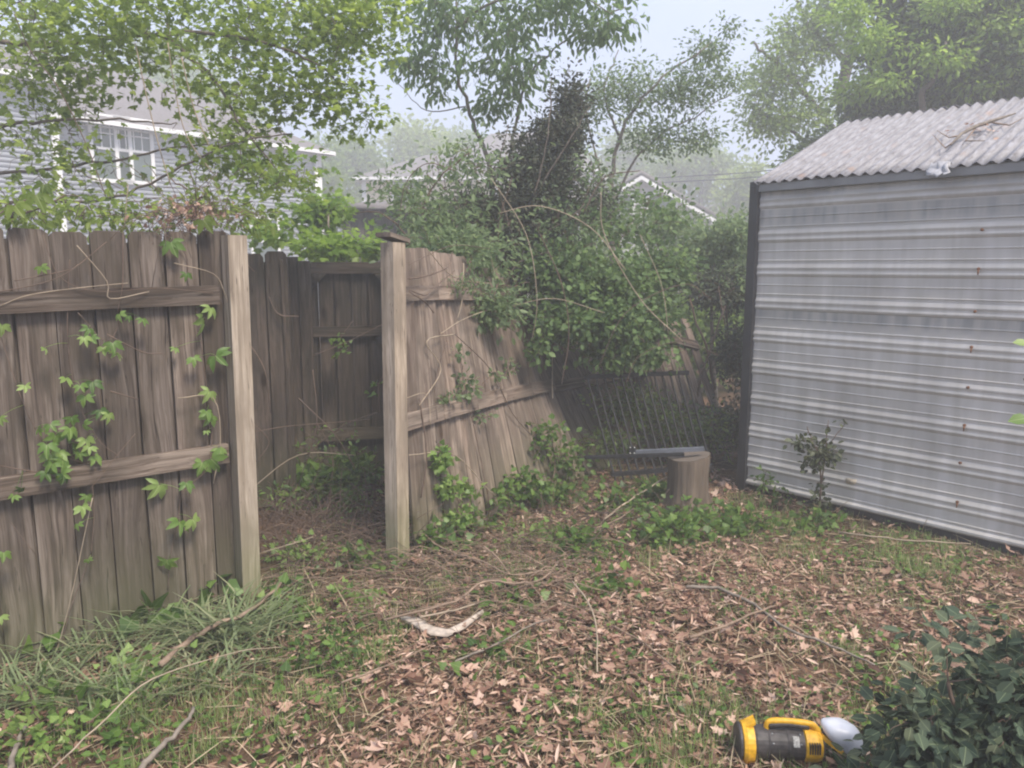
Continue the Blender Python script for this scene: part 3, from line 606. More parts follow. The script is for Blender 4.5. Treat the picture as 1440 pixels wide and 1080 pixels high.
# bright young maple behind the left post
plant('maple_sapling', 'bright yellow green young maple above the gate', 'sapling', pt(470, 640, 7.0)*[1, 1, 0],
      [([pt(470, 660, 7.0)*[1, 1, 0], pt(468, 450, 7.0), pt(462, 300, 7.0)], .03, .008)],
      [(pt(470, 350, 6.9), (.42, .3, .12), 40, 20, .07), (pt(440, 305, 7.2), (.30, .3, .16), 30, 18, .07), (pt(385, 330, 7.0), (.28, .3, .10), 20, 14, .07), (pt(470, 290, 7.3), (.2, .3, .12), 14, 14, .06), (pt(395, 240, 7.0), (.5, .3, .25), 24, 10, .08), (pt(520, 350, 6.9), (.15, .2, .08), 10, 14, .06)],
      M_BARKG, L_BRIGHT, T_MAPLE, .075, flat=.4)
# slender drooping-leaf tree at the top centre
plant('cherry_tree', 'slender tree at the top centre with long drooping leaves against the sky', 'tree', (-.30, 7.4, 0),
      [([(-.30, 7.4, 0), pt(692, 330, 7.4), pt(690, 240, 7.3), pt(665, 170, 7.2), pt(645, 110, 7.1), pt(640, 40, 7.0), pt(650, -40, 7.0)], .035, .008),
       ([pt(690, 260, 7.3), pt(716, 220, 7.3), pt(728, 160, 7.2), pt(742, 110, 7.1), pt(790, 60, 7.0), pt(880, 10, 6.9)], .020, .006),
       ([pt(640, 40, 7.0), pt(700, 0, 6.8), pt(800, -10, 6.7), pt(860, 20, 6.6)], .015, .004),
       ([pt(655, 150, 7.2), pt(600, 155, 7.2), pt(560, 118, 7.2)], .007, .003)],
      [(pt(630, 20, 7.0), (.50, .6, .42), 60, 16, .10), (pt(720, 20, 7.0), (.5, .6, .42), 56, 16, .10), (pt(700, 100, 7.0), (.50, .5, .26), 46, 16, .09), (pt(590, 80, 7.1), (.38, .4, .20), 34, 15, .08),
       (pt(850, 35, 6.7), (.40, .4, .14), 26, 16, .07), (pt(820, 10, 6.7), (.4, .4, .2), 24, 16, .07), (pt(690, 150, 7.1), (.18, .3, .14), 12, 14, .07), (pt(620, 120, 7.1), (.12, .2, .2), 8, 12, .06)],
      M_BARKG, L_CENTER, oval(.22, .05, .2), .075, droop=.2, flat=.9, axdown=1.0, leafup=.5)
# airy small-leaved tree right of centre
plant('privet_tree', 'airy small leaved tree right of centre rising beside the dark ivy stem', 'tree', (1.15, 9.0, 0),
      [([(1.15, 9.0, 0), pt(858, 340, 9.0), pt(862, 240, 9.0), pt(880, 170, 8.9), pt(930, 110, 8.8), pt(1000, 60, 8.8)], .045, .008),
       ([pt(858, 300, 9.0), pt(890, 230, 9.0), pt(930, 190, 9.0), pt(975, 165, 9.0), pt(1030, 130, 9.0)], .02, .006),
       ([pt(870, 190, 9.0), pt(850, 130, 8.9), pt(870, 70, 8.9)], .015, .005), ([pt(860, 330, 9.0), pt(845, 250, 8.8), pt(825, 160, 8.8), pt(830, 110, 8.8)], .02, .006)],
      [(pt(880, 130, 8.9), (.46, .5, .32), 70, 22, .10), (pt(960, 130, 8.9), (.46, .5, .26), 66, 22, .10), (pt(920, 190, 9.0), (.42, .5, .22), 50, 20, .10), (pt(1000, 75, 8.8), (.32, .4, .16), 36, 16, .08),
       (pt(1030, 40, 8.8), (.14, .2, .10), 10, 12, .06), (pt(830, 150, 8.8), (.2, .3, .25), 24, 16, .08), (pt(990, 190, 9.0), (.34, .4, .16), 30, 18, .09), (pt(870, 290, 9.0), (.45, .5, .45), 70, 16, .11), (pt(1010, 110, 8.9), (.3, .3, .2), 26, 16, .08)],
      M_BARKG, L_MID, T_OVAL, .055, flat=.8, wander=.1)
# dark dense column
plant('ivy_covered_snag', 'dark dense column of fine foliage leaning to the right above the sagging fence', 'snag', (.02, 6.6, 0),
      [([(.02, 6.6, 0), pt(705, 420, 6.6), pt(725, 320, 6.5), pt(755, 230, 6.5), pt(790, 150, 6.4)], .08, .02), ([pt(740, 300, 6.2), pt(780, 230, 6.1), pt(830, 150, 6.1)], .010, .003), ([pt(720, 330, 6.1), pt(700, 250, 6.05), pt(715, 175, 6.0)], .009, .003), ([pt(750, 280, 6.1), pt(770, 190, 6.05), pt(775, 110, 6.1)], .009, .003), ([pt(700, 420, 6.0), pt(730, 370, 5.95), pt(790, 350, 6.0)], .010, .004), ([pt(760, 330, 6.1), pt(810, 300, 6.0), pt(850, 250, 6.1)], .008, .003)],
      [(pt(715, 350, 6.4), (.46, .34, .26), 200, 50, .085), (pt(690, 300, 6.4), (.30, .3, .18), 90, 40, .08), (pt(752, 300, 6.4), (.40, .32, .26), 170, 52, .085), (pt(765, 240, 6.4), (.32, .28, .22), 150, 50, .08), (pt(785, 190, 6.4), (.22, .2, .20), 100, 46, .06), (pt(798, 145, 6.4), (.12, .12, .14), 40, 34, .05),
       (pt(700, 395, 6.35), (.42, .28, .16), 130, 44, .08), (pt(655, 285, 6.6), (.25, .25, .12), 40, 22, .07), (pt(835, 290, 6.6), (.2, .2, .22), 50, 20, .07), (pt(770, 270, 6.3), (.62, .3, .5), 90, 5, .09), (pt(800, 120, 6.4), (.2, .15, .2), 16, 14, .05), (pt(735, 200, 6.4), (.2, .2, .25), 24, 14, .06)],
      M_BARK, L_DARK, T_OVAL, .040, flat=1.0, wander=.2, crown='foliage')
# brush / vines above the right fence
plant('vine_thicket', 'loose tangle of vines and thin shoots over the top of the sagging fence', 'thicket', (-.4, 6.0, 0),
      [([(-.5, 5.9, 0), pt(600, 420, 5.8), pt(590, 330, 5.8), pt(610, 260, 5.8), pt(660, 215, 5.8)], .015, .004), ([(-.2, 6.1, 0), pt(660, 420, 5.9), pt(650, 300, 6.0), pt(600, 245, 6.0)], .014, .004), ([pt(600, 420, 5.6), pt(575, 340, 5.6), pt(535, 300, 5.6), pt(500, 300, 5.6)], .009, .003)],
      [(pt(610, 305, 5.9), (.40, .4, .20), 80, 15, .10), (pt(660, 240, 6.0), (.40, .4, .16), 46, 10, .10), (pt(560, 270, 6.2), (.36, .4, .12), 44, 10, .09), (pt(640, 360, 5.5), (.40, .3, .18), 110, 18, .09), (pt(600, 345, 5.4), (.22, .2, .12), 26, 12, .08), (pt(690, 430, 5.3), (.30, .2, .18), 50, 13, .07), (pt(660, 210, 6.2), (.25, .3, .14), 22, 8, .08)],
      M_VSTEM, L_MID, T_OVAL, .055, flat=.9, wander=.25, part='stems', crown='leaves')
plant('vine_thicket', 'light green leafy runners hanging across the dark column', 'thicket', (.1, 6.1, 0),
      [([(.1, 6.1, 0), pt(740, 450, 6.0), pt(700, 340, 6.0), pt(720, 250, 6.0)], .010, .003), ([pt(740, 450, 6.0), pt(790, 360, 6.0), pt(830, 260, 6.1)], .008, .003)],
      [(pt(700, 420, 5.7), (.34, .2, .20), 46, 10, .08), (pt(790, 330, 6.0), (.36, .2, .26), 44, 9, .08), (pt(690, 330, 6.0), (.30, .2, .3), 30, 6, .08), (pt(650, 380, 5.6), (.3, .2, .12), 24, 9, .07), (pt(830, 240, 6.1), (.25, .2, .25), 22, 9, .08)],
      M_VSTEM, L_MID, T_OVAL, .05, flat=.9, wander=.25, part='stems', crown='leaves')
# big honeysuckle bush
pc = pt
plant('honeysuckle_bush', 'large glossy leaved bush pouring over the fence towards the metal railing', 'bush', (1.0, 6.6, 0),
      [([(1.0, 6.6, 0), pc(870, 480, 6.4), pc(830, 400, 6.2), pc(780, 360, 6.1)], .03, .008), ([(1.1, 6.7, 0), pc(900, 430, 6.4), pc(930, 350, 6.6)], .03, .008), ([pc(870, 480, 6.4), pc(840, 440, 5.9), pc(800, 440, 5.7)], .015, .005)],
      [(pc(800, 385, 6.0), (.30, .35, .20), 80, 24, .08), (pc(870, 400, 6.1), (.34, .4, .26), 110, 24, .08), (pc(850, 455, 5.9), (.38, .35, .22), 84, 24, .08), (pc(800, 450, 5.8), (.22, .3, .24), 70, 24, .07), (pc(912, 455, 6.2), (.20, .3, .18), 44, 20, .08),
       (pc(930, 385, 6.6), (.30, .4, .24), 70, 20, .09), (pc(870, 500, 5.9), (.42, .25, .08), 60, 16, .06), (pc(850, 325, 6.4), (.5, .4, .20), 50, 12, .10), (pc(762, 480, 5.5), (.05, .08, .24), 18, 12, .04),
       (pc(920, 300, 6.6), (.55, .4, .26), 40, 9, .10), (pc(760, 360, 5.9), (.18, .2, .22), 26, 12, .08), (pc(780, 300, 6.3), (.2, .3, .3), 24, 8, .1)],
      M_VSTEM, L_BUSH, T_WIDE, .052, flat=.8, wander=.2, part='stems', crown='leaves')
plant('shade_vine', 'dark shaded leaves growing through the black metal railing', 'vine', (.75, 6.3, 0),
      [([(.75, 6.3, 0), pc(860, 600, 6.3), pc(880, 540, 6.4)], .008, .003), ([(1.1, 6.3, 0), pc(930, 620, 6.3), pc(940, 540, 6.5)], .008, .003)],
      [(pc(890, 570, 6.15), (.40, .12, .20), 90, 14, .06), (pc(860, 620, 5.9), (.3, .15, .12), 40, 10, .05), (pc(960, 600, 6.1), (.3, .2, .22), 60, 12, .06), (pc(1010, 610, 6.3), (.2, .2, .3), 40, 12, .06)],
      M_VSTEM, L_IVYT, T_OVAL, .045, flat=.9, wander=.25, part='stems', crown='leaves')
plant('shrub', 'leafy green shrub between the honeysuckle and the far corner of the shed', 'shrub', (2.25, 8.2, 0),
      [([(2.25, 8.2, 0), pc(1000, 450, 8.1), pc(1005, 350, 8.1)], .03, .01)],
      [(pc(1020, 340, 8.1), (.36, .4, .26), 90, 24, .10), (pc(970, 385, 8.6), (.45, .4, .26), 100, 22, .10), (pc(1040, 410, 7.9), (.3, .3, .3), 60, 22, .10), (pc(930, 320, 8.6), (.5, .4, .2), 70, 20, .10)],
      M_BARKG, L_MID, T_OVAL, .065, flat=.8, part='stems')
plant('dead_brushwood', 'dark heap of bare tangled stems against the left side of the shed', 'brush', (1.9, 7.0, 0),
      [([(1.9, 7.0, 0), pc(1000, 520, 7.0), pc(970, 420, 7.0)], .02, .008), ([(1.7, 6.9, 0), pc(980, 560, 6.8), pc(1020, 430, 7.0)], .02, .006)],
      [(pc(1015, 410, 7.9), (.36, .3, .22), 260, 16, .09), (pc(1035, 500, 7.0), (.12, .3, .35), 160, 12, .07), (pc(1035, 600, 6.4), (.10, .25, .25), 80, 10, .06), (pc(985, 620, 6.3), (.22, .2, .08), 30, 8, .05)],
      M_VSTEM, L_DARK, T_OVAL, .05, flat=.9, wander=.35, part='stems', crown='leaves', twig_r=.006)
# big tree on the right, light front crown and dark ivy clad mass
plant('oak_tree', 'tall pale green tree right of centre whose loose crown spreads over the sky gap', 'tree', (6.2, 15, 0),
      [([(6.2, 15, 0), pt(1180, 260, 15), pt(1190, 140, 15), pt(1200, 20, 15)], .2, .08), ([pt(1185, 200, 15), pt(1140, 140, 14.8), pt(1090, 90, 14.6), pt(1060, 60, 14.5)], .07, .02), ([pt(1180, 230, 15), pt(1120, 190, 14.7), pt(1060, 150, 14.5)], .05, .015), ([pt(1195, 90, 15), pt(1140, 40, 14.8), pt(1120, 0, 14.6)], .06, .02)],
      [(pt(1100, 90, 14.6), (.85, .9, .75), 80, 22, .18), (pt(1160, 40, 14.6), (.9, .9, .75), 90, 24, .18), (pt(1085, 170, 14.5), (.60, .7, .5), 46, 20, .16), (pt(1140, 160, 14.6), (.7, .8, .6), 50, 20, .18), (pt(1070, 130, 14.4), (.5, .6, .6), 40, 20, .15), (pt(1190, -20, 14.6), (1.0, .9, .7), 70, 26, .18), (pt(1125, 230, 14.8), (.35, .4, .25), 26, 20, .14)],
      M_BARK, L_FARD, T_OVAL, .10, flat=.9, twig_r=.008)
plant('ivy_clad_tree', 'massive dark tree smothered in ivy behind the shed roof', 'tree', (8.6, 11.5, 0),
      [([(8.6, 11.5, 0), (8.5, 11.4, 3.5), (8.3, 11.3, 7)], .3, .15), ([(8.4, 11.3, 4), pt(1250, 130, 11.6), pt(1200, 140, 11.8)], .1, .03), ([(7.2, 12, 0), pt(1270, 150, 11.8), pt(1260, 60, 11.6)], .15, .05)],
      [(pt(1300, 60, 11.6), (.95, .9, .65), 200, 42, .16), (pt(1400, 90, 11), (.95, .9, .7), 200, 42, .16), (pt(1250, 140, 11.9), (.7, .7, .40), 90, 34, .14), (pt(1340, 140, 11.5), (.9, .7, .35), 140, 38, .15), (pt(1220, 175, 12.2), (.35, .5, .3), 50, 32, .14), (pt(1420, 0, 11), (1.0, .9, .6), 130, 36, .17), (pt(1290, -20, 11.6), (.9, .9, .5), 110, 36, .17), (pt(1480, 120, 11), (.7, .7, .9), 90, 30, .17), (pt(1150, 210, 12.8), (.3, .4, .3), 30, 26, .13)],
      M_BARK, L_IVYT, T_WIDE, .085, flat=.9, twig_r=.006)
plant('yellow_green_tree', 'sunlit yellow green boughs in front of the dark ivy clad tree', 'tree', (6.6, 10.9, 0),
      [([(6.6, 10.9, 0), pt(1300, 180, 10.8), pt(1310, 110, 10.6), pt(1330, 60, 10.5)], .06, .02)],
      [(pt(1330, 85, 10.5), (.40, .3, .10), 30, 18, .12), (pt(1240, 60, 10.7), (.45, .4, .12), 30, 16, .12), (pt(1250, 120, 10.7), (.25, .3, .07), 16, 14, .10), (pt(1420, 40, 10.4), (.35, .4, .16), 26, 16, .12), (pt(1200, 20, 10.9), (.5, .4, .16), 34, 16, .13), (pt(1340, 10, 10.6), (.5, .4, .18), 36, 16, .13), (pt(1215, 120, 11.2), (.3, .3, .2), 26, 14, .11), (pt(1390, 120, 10.5), (.3, .3, .08), 14, 12, .11)],
      M_BARK, L_BRIGHT, T_OVAL, .09, flat=.6)
# distant trees
def far_tree(px, base_Y, top_py, wpx, label, mat=None, nt_=60, per=34, low=300):
    Y = base_Y; top = pt(px, top_py, Y); lo = pt(px, low, Y); cx = top[0]; hw = wpx/2/FPX*Y; zc = (top[2]+lo[2])/2; hz_ = abs(top[2]-lo[2])/2
    ls = Y*.0075
    fills = []
    for k in range(6):
        fx = random.uniform(-.55, .55); fz = random.uniform(-.75, .5)*(1-abs(fx)*.5)
        fills.append(((cx+fx*hw, Y+random.uniform(-.5, .5)*hw, zc+fz*hz_), (hw*.48, hw*.5, hz_*.5), nt_//6*2, per, ls*1.4))
    fills.append(((cx, Y, top[2]-hz_*.45), (hw*.42, hw*.4, hz_*.45), nt_//4, per, ls*1.3))
    plant('distant_tree', label, 'tree', (cx, Y, 0), [([(cx, Y, 0), (cx, Y, zc*.5), (cx+.3, Y, zc), (cx, Y, top[2]-hz_*.5)], hw*.07, hw*.02)], fills, M_BARK, mat or L_FAR, T_DIA, ls, group='trees beyond the neighbouring houses', flat=1.0, twig_r=.01)
far_tree(560, 44, 165, 150, 'yellow green tree rounded above the beige house, left of centre'); far_tree(640, 50, 170, 110, 'pale green tree top just left of the thin cherry stem, behind the beige roof', L_FARD)
far_tree(500, 40, 190, 100, 'small hazy tree beside the right end of the grey house', L_FARD); far_tree(890, 48, 185, 150, 'soft green tree above the gabled house behind the airy tree', L_FARD)
far_tree(985, 42, 195, 130, 'rounded hazy tree crossed by the overhead cables', L_FARD); far_tree(1060, 36, 225, 90, 'light green tree low beside the left edge of the shed', L_FAR, low=330)
far_tree(450, 34, 190, 90, 'tree partly hidden behind the corner of the grey house', L_FARD, low=330); far_tree(250, 44, 40, 330, 'tall tree behind the grey house roof', L_FARD, nt_=90, low=200); far_tree(40, 46, 20, 300, 'tall tree behind the left wing of the grey house', L_FARD, nt_=90, low=200)
far_tree(800, 52, 190, 120, 'faint tree far behind the dark leaning column', L_FARD)
for px, Y, top, wpx, lab in ((960, 16, 300, 160, 'low hedge shrub at the foot of the gabled house'), (1030, 13, 305, 110, 'low shrub seen just left of the shed trim'), (640, 14, 290, 140, 'low shrub behind the vine tangle'), (830, 15, 300, 150, 'low shrub behind the dark column'), (540, 13, 318, 80, 'low shrub beside the dark board outbuilding'), (990, 10, 380, 210, 'shaded shrub behind the leaning boards near the shed')):
    a = pt(px, top, Y); hw = wpx/2/FPX*Y; h = a[2]
    plant('background_shrub', lab, 'shrub', (a[0], Y, 0), [([(a[0], Y, 0), (a[0]+.1, Y, h*.5), (a[0], Y, h*.8)], .05, .02)], [((a[0], Y, h*.62), (hw, .6, h*.4), 130, 26, .14), ((a[0]-hw*.3, Y, h*.3), (hw, .6, h*.35), 60, 20, .14)], M_BARKG, L_FARD, T_DIA, .10, group='low shrubs in the yards beyond the fence', flat=.9)
# foreground shrub, bottom right
plant('foreground_shrub', 'dark broad leaved shrub close by in the lower right corner', 'shrub', (1.35, 1.95, 0),
      [([(1.35, 1.95, 0), (1.30, 1.98, .25), (1.22, 2.0, .5)], .014, .005), ([(1.42, 1.95, 0), (1.5, 1.95, .35), (1.48, 2.0, .62)], .014, .005), ([(1.3, 1.9, 0), (1.12, 1.92, .15), (1.0, 1.95, .22)], .012, .004)],
      [((1.44, 2.0, .42), (.27, .2, .20), 90, 17, .055), ((1.28, 1.95, .28), (.26, .2, .20), 110, 18, .055), ((1.10, 1.95, .14), (.22, .18, .13), 80, 15, .05), ((1.5, 1.9, .25), (.3, .25, .25), 100, 16, .05), ((.98, 1.93, .05), (.16, .12, .05), 30, 11, .04), ((1.18, 2.02, .36), (.12, .1, .16), 12, 8, .04), ((1.36, 2.02, .60), (.16, .1, .12), 14, 8, .04)],
      M_VSTEM, L_FORE, T_WIDE, .047, flat=.8, part='stems', crown='leaves', leafup=1.2)
# two bright leaves reaching in at the right edge
q = thing('sapling_shoot', 'thin shoot with bright green leaves reaching in at the right edge before the shed', 'shoot', (2.2, 2.85, 0))
mb = MB(); s_ = smooth_path([(2.2, 2.85, 0), (2.14, 2.85, .5), (2.08, 2.9, 1.0), (1.985, 2.95, 1.22)], 5); mb.tube(s_, [.006]*10+[.003]*(len(s_)-10), 5); mb.build('stem', M_VSTEM, q)
mb = MB(); pp = [pt(1446, 483, 2.92), pt(1447, 588, 2.9), pt(1462, 530, 2.9), pt(1470, 600, 2.85), pt(1452, 500, 2.9)]
mb.leaves(T_WIDE, np.array(pp), np.array([(-.9, .1, .1), (-1, .1, -.15), (.2, .3, .8), (.6, 0, -.4), (.5, 0, .5)]), np.array([(.1, -.7, .7)]*5), np.array([.055, .075, .07, .06, .06])); mb.build('leaves', L_CREEP, q)
# weed against the shed
wb = G(1152, 728); Yw = wb[1]
plant('tall_weed', 'dark leaved weed growing up against the ribbed shed wall', 'weed', wb,
      [([wb, pt(1154, 680, Yw), pt(1150, 640, Yw), pt(1135, 600, Yw)], .008, .003), ([pt(1154, 690, Yw), pt(1160, 640, Yw), pt(1165, 590, Yw)], .006, .002), ([pt(1155, 660, Yw), pt(1170, 620, Yw), pt(1188, 597, Yw)], .005, .002)],
      [(pt(1148, 640, Yw), (.11, .08, .12), 22, 9, .03), (pt(1125, 625, Yw), (.07, .06, .04), 10, 7, .02), (pt(1165, 640, Yw), (.07, .06, .08), 12, 8, .03), (pt(1155, 690, Yw), (.05, .05, .1), 10, 8, .02), (pt(1185, 597, Yw), (.04, .03, .02), 5, 5, .02), (pt(1160, 600, Yw), (.02, .03, .02), 3, 4, .02), (pt(1145, 715, Yw), (.08, .06, .03), 8, 8, .03)],
      M_VSTEM, L_WEED, T_WIDE, .042, flat=.9, part='stem', crown='leaves')
for px, py, h, lab in ((1072, 700, .20, 'small bright weed at the foot of the dark shed corner'), (1098, 715, .10, 'little green weed under the edge of the siding')):
    b = G(px, py); plant('small_weed', lab, 'weed', b, [([b, b+UP*h*.6, b+UP*h+v3(.02, 0)], .004, .002)], [(b+UP*h*.7, (.07, .06, h*.5), 12, 8, .03)], M_VSTEM, L_IVY, T_OVAL, .04, flat=.8, part='stem', crown='leaves')

# ------------------------------------------------------------------ creepers and vines on the left fence
def fence_pt(px, py, off=.03, base=LA, n=LN): return PP(px, py, np.array(base)+n*off, n)
def petiole(mb, p, stems):
    A_ = np.concatenate(stems); q = A_[((A_-p)**2).sum(1).argmin()]
    if np.linalg.norm(q-p) < .25: mb.tube(smooth_path([q, (p+q)/2+LN*.015+UP*.008, p], 3), .0011, 3)
def leafset(mb, tmpl, pts, size, n=LN, droop=.75, tilt=.35):
    k = len(pts); ax = np.stack([RNG.normal(0, .35, k), RNG.normal(0, .2, k), -np.full(k, droop)], 1)+n*.35; nn = np.tile(n, (k, 1))+RNG.normal(size=(k, 3))*tilt+UP*.35
    mb.leaves(tmpl, np.array(pts), ax, nn, size)
vr = thing('creeper_vine', 'creeper with five part leaves climbing beside the pale left post', 'vine', fence_pt(245, 810)*[1, 1, 0])
st = [(236, 830), (240, 780), (250, 730), (258, 690), (290, 660), (298, 610), (292, 560), (285, 500), (277, 440), (265, 400), (262, 360), (240, 335), (215, 322)]
mb = MB(); vs = [np.array(smooth_path([fence_pt(x, y, .03 if y > 660 or y < 640 else .07) for x, y in st], 6))]; mb.tube(vs[0], .0022, 4); mb.build('stem', M_VSTEM, vr)
lf = [(240, 345, 1.0), (262, 390, .55), (285, 452, 1.15), (296, 438, .8), (302, 505, 1.2), (272, 508, .6), (246, 495, .4), (295, 555, .9), (290, 583, .7), (297, 590, .8), (290, 612, .35), (296, 650, 1.1), (308, 636, .7), (285, 655, 1.0), (262, 684, .7), (225, 686, 1.1), (252, 738, 1.15), (270, 735, .8), (235, 792, .9)]
for k, (x, y, s_) in enumerate(lf):
    mb = MB(); q = fence_pt(x, y-6, .055+.01*(k % 3)); leafset(mb, T_CREEPS[k % 6], [q], .112*s_, tilt=.35); petiole(mb, q, vs); mb.build('leaf', L_CREEP, vr)
vl = thing('creeper_vine', 'sprawling creeper with leaf clusters in the middle of the left fence', 'vine', fence_pt(80, 900)*[1, 1, 0])
mb = MB(); vs2 = []
for S_ in ([(98, 365), (95, 430), (97, 500), (112, 570), (140, 620), (165, 640)], [(0, 470), (30, 560), (60, 620), (85, 640), (130, 655)], [(0, 655), (50, 663), (90, 662)], [(173, 360), (170, 440), (150, 480), (110, 440)], [(90, 590), (100, 640), (125, 660), (132, 720), (128, 780)], [(20, 395), (95, 380), (110, 372)], [(128, 780), (95, 870), (80, 960)]):
    vs2.append(np.array(smooth_path([fence_pt(x, y, .045) for x, y in S_], 8))); mb.tube(vs2[-1], .0022, 4)
mb.build('stem', M_VSTEM, vl)
cl = [(57, 378, .6), (125, 465, .8), (128, 478, .6), (158, 485, .9), (162, 500, .8), (168, 445, .6), (200, 452, .6), (35, 545, .65), (92, 535, .7), (130, 540, .9), (112, 545, .7), (62, 493, .5), (140, 580, .8), (152, 585, .8), (78, 615, .9), (98, 605, .9), (120, 620, 1.0), (70, 640, .9), (88, 650, .9), (118, 600, .7), (132, 645, .8), (62, 665, .9), (85, 668, .9), (115, 715, .8), (122, 700, .6), (3, 460, .8), (0, 590, .6), (5, 780, .7), (0, 870, .7), (124, 790, .4), (30, 690, .5), (66, 628, 1.0), (82, 640, .8), (104, 628, .9), (126, 632, .7), (74, 655, .8), (94, 612, .8), (112, 640, .7), (58, 606, .6), (90, 672, .7), (70, 600, .8), (120, 560, .8), (100, 590, .7), (118, 478, .7), (145, 492, .6), (180, 448, .5), (20, 700, .6), (110, 740, .5)]
for k, (x, y, s_) in enumerate(cl):
    mb = MB(); q = fence_pt(x, y-4, .06+.012*(k % 4)); leafset(mb, T_CREEPS[k % 6], [q], .092*s_, tilt=.5); petiole(mb, q, vs2); mb.build('leaf', L_CREEP if k % 3 else L_IVY, vl)
# bare twiggy stems on the fence
bv = thing('dry_vine', 'bare dry vine stems crossing the boards and rails of the left fence', 'vine', fence_pt(170, 700)*[1, 1, 0])
for S_ in ([(0, 410), (60, 398), (100, 380), (150, 340)], [(173, 325), (172, 400), (165, 440)], [(108, 345), (150, 395), (155, 420), (210, 410)], [(245, 370), (300, 385), (315, 410), (322, 432)], [(150, 470), (200, 495), (228, 497)], [(155, 550), (195, 562)], [(60, 330), (85, 390), (140, 410), (220, 405), (300, 412)], [(0, 430), (40, 415), (110, 405), (180, 398)], [(250, 560), (300, 560), (310, 620), (300, 680)], [(190, 610), (165, 640), (125, 690)], [(175, 320), (180, 260)], [(15, 735), (50, 780)], [(130, 700), (95, 860), (60, 980)]):
    mb = MB(); mb.tube(smooth_path([fence_pt(x, y, random.uniform(.055, .08)) for x, y in S_], 4), random.uniform(.0013, .0026), 4); mb.build('stem', M_TWIGP if random.random() < .4 else M_VSTEM, bv)
# dead heap on the fence top
dh = thing('dead_vine_heap', 'brown heap of dead stems and leaf scraps on top of the fence near the post', 'vine heap', fence_pt(270, 322, -.02))
mb = MB()
for i in range(110):
    c = fence_pt(random.gauss(268, 30), random.gauss(305, 10), random.uniform(-.15, .06)); d = RNG.normal(size=3)*[.07, .05, .06]
    mb.tube(smooth_path([c, c+d+UP*.02, c+d*2-UP*.02], 2), .0016, 3)
mb.build('stems', M_VSTEM, dh)
mb = MB(); k = 130; pts = np.array([fence_pt(random.gauss(268, 34), random.gauss(304, 11), random.uniform(-.15, .06)) for _ in range(k)]); mb.leaves(T_OAK, pts, RNG.normal(size=(k, 3)), RNG.normal(size=(k, 3)), .035); mb.build('dead_leaves', L_DEAD, dh)
# greenery along the top of the left fence
plant('vine_thicket', 'leafy shoots and thin bare stems rising behind the top of the left fence', 'thicket', (-2.4, 4.4, 0),
      [([(-2.4, 4.4, 0), pt(130, 360, 4.4), pt(100, 290, 4.3)], .012, .004), ([(-1.7, 4.5, 0), pt(300, 360, 4.5), pt(285, 290, 4.4), pt(240, 250, 4.3)], .012, .004), ([(-2.9, 4.2, 0), pt(10, 350, 4.2), pt(40, 300, 4.0), pt(90, 275, 4.0)], .012, .004)],
      [(pt(60, 305, 4.2), (.35, .3, .07), 36, 8, .07), (pt(190, 305, 4.2), (.4, .3, .06), 34, 8, .07), (pt(290, 290, 4.3), (.22, .2, .08), 24, 9, .06), (pt(30, 285, 4.0), (.15, .1, .07), 10, 7, .06), (pt(350, 300, 4.6), (.16, .2, .10), 18, 7, .06)],
      M_VSTEM, L_MAPLE, T_OVAL, .055, flat=.7, wander=.3, part='stems', crown='leaves')
vb = thing('creeper_vine', 'creeper sprig with large five part leaves over the far left top of the fence', 'vine', fence_pt(40, 320)); mb = MB(); mb.tube(smooth_path([fence_pt(-30, 330, .02), fence_pt(0, 300, .03), fence_pt(50, 275, .05)], 4), .003, 4); mb.build('stem', M_VSTEM, vb)
for x, y, s_ in ((50, 272, 1.1), (20, 288, 1.0), (285, 308, 1.0), (62, 258, .7)):
    mb = MB(); leafset(mb, T_CREEP, [fence_pt(x, y, .05)], .11*s_, tilt=.8); mb.build('leaf', L_MAPLE, vb if x < 200 else vr)
# thin vines dangling from the maple
for i, S_ in enumerate((([(190, 60), (205, 130), (222, 200), (240, 260)]), ([(236, 60), (245, 120), (262, 190), (300, 245)]), ([(255, 80), (272, 150), (296, 210)]), ([(20, 20), (45, 75), (80, 120), (120, 200), (150, 280)]))):
    mb = MB(); mb.tube(smooth_path([pt(x, y, 4.6) for x, y in S_], 5), .0035, 4); o = mb.build('hanging_vine', M_TWIGP if i < 3 else M_VSTEM)
    tag(o, ['thin vine dangling before the left window of the grey house', 'thin pale vine hanging between the two windows and the eave', 'shorter pale vine hanging beside the longer one near the eave', 'dark vine looping down at the far left before the siding'][i], 'vine', 'vines dangling from the overhanging maple')
bw = thing('dry_vine', 'long thin bare vines arching out of the honeysuckle bush', 'vine', (.8, 5.9, 0))
for S_ in ([(760, 330), (790, 400), (800, 470), (790, 540)], [(700, 300), (760, 290), (830, 320), (880, 380)], [(900, 330), (930, 400), (940, 470)], [(840, 520), (880, 440), (960, 400), (1000, 420)], [(690, 250), (740, 330), (755, 420), (748, 480)], [(820, 300), (850, 250), (900, 240)], [(960, 480), (900, 420), (850, 330), (845, 270)], [(640, 240), (600, 230), (570, 260), (560, 320)], [(880, 540), (900, 500), (960, 480), (1010, 500)], [(720, 430), (780, 420), (850, 440)]):
    mb = MB(); Y0 = random.uniform(5.3, 5.6); mb.tube(smooth_path([pt(x, y, Y0+random.uniform(-.05, .05)) for x, y in S_], 6), random.uniform(.0022, .004), 4); mb.build('stem', M_TWIGP if random.random() < .5 else M_VSTEM, bw)
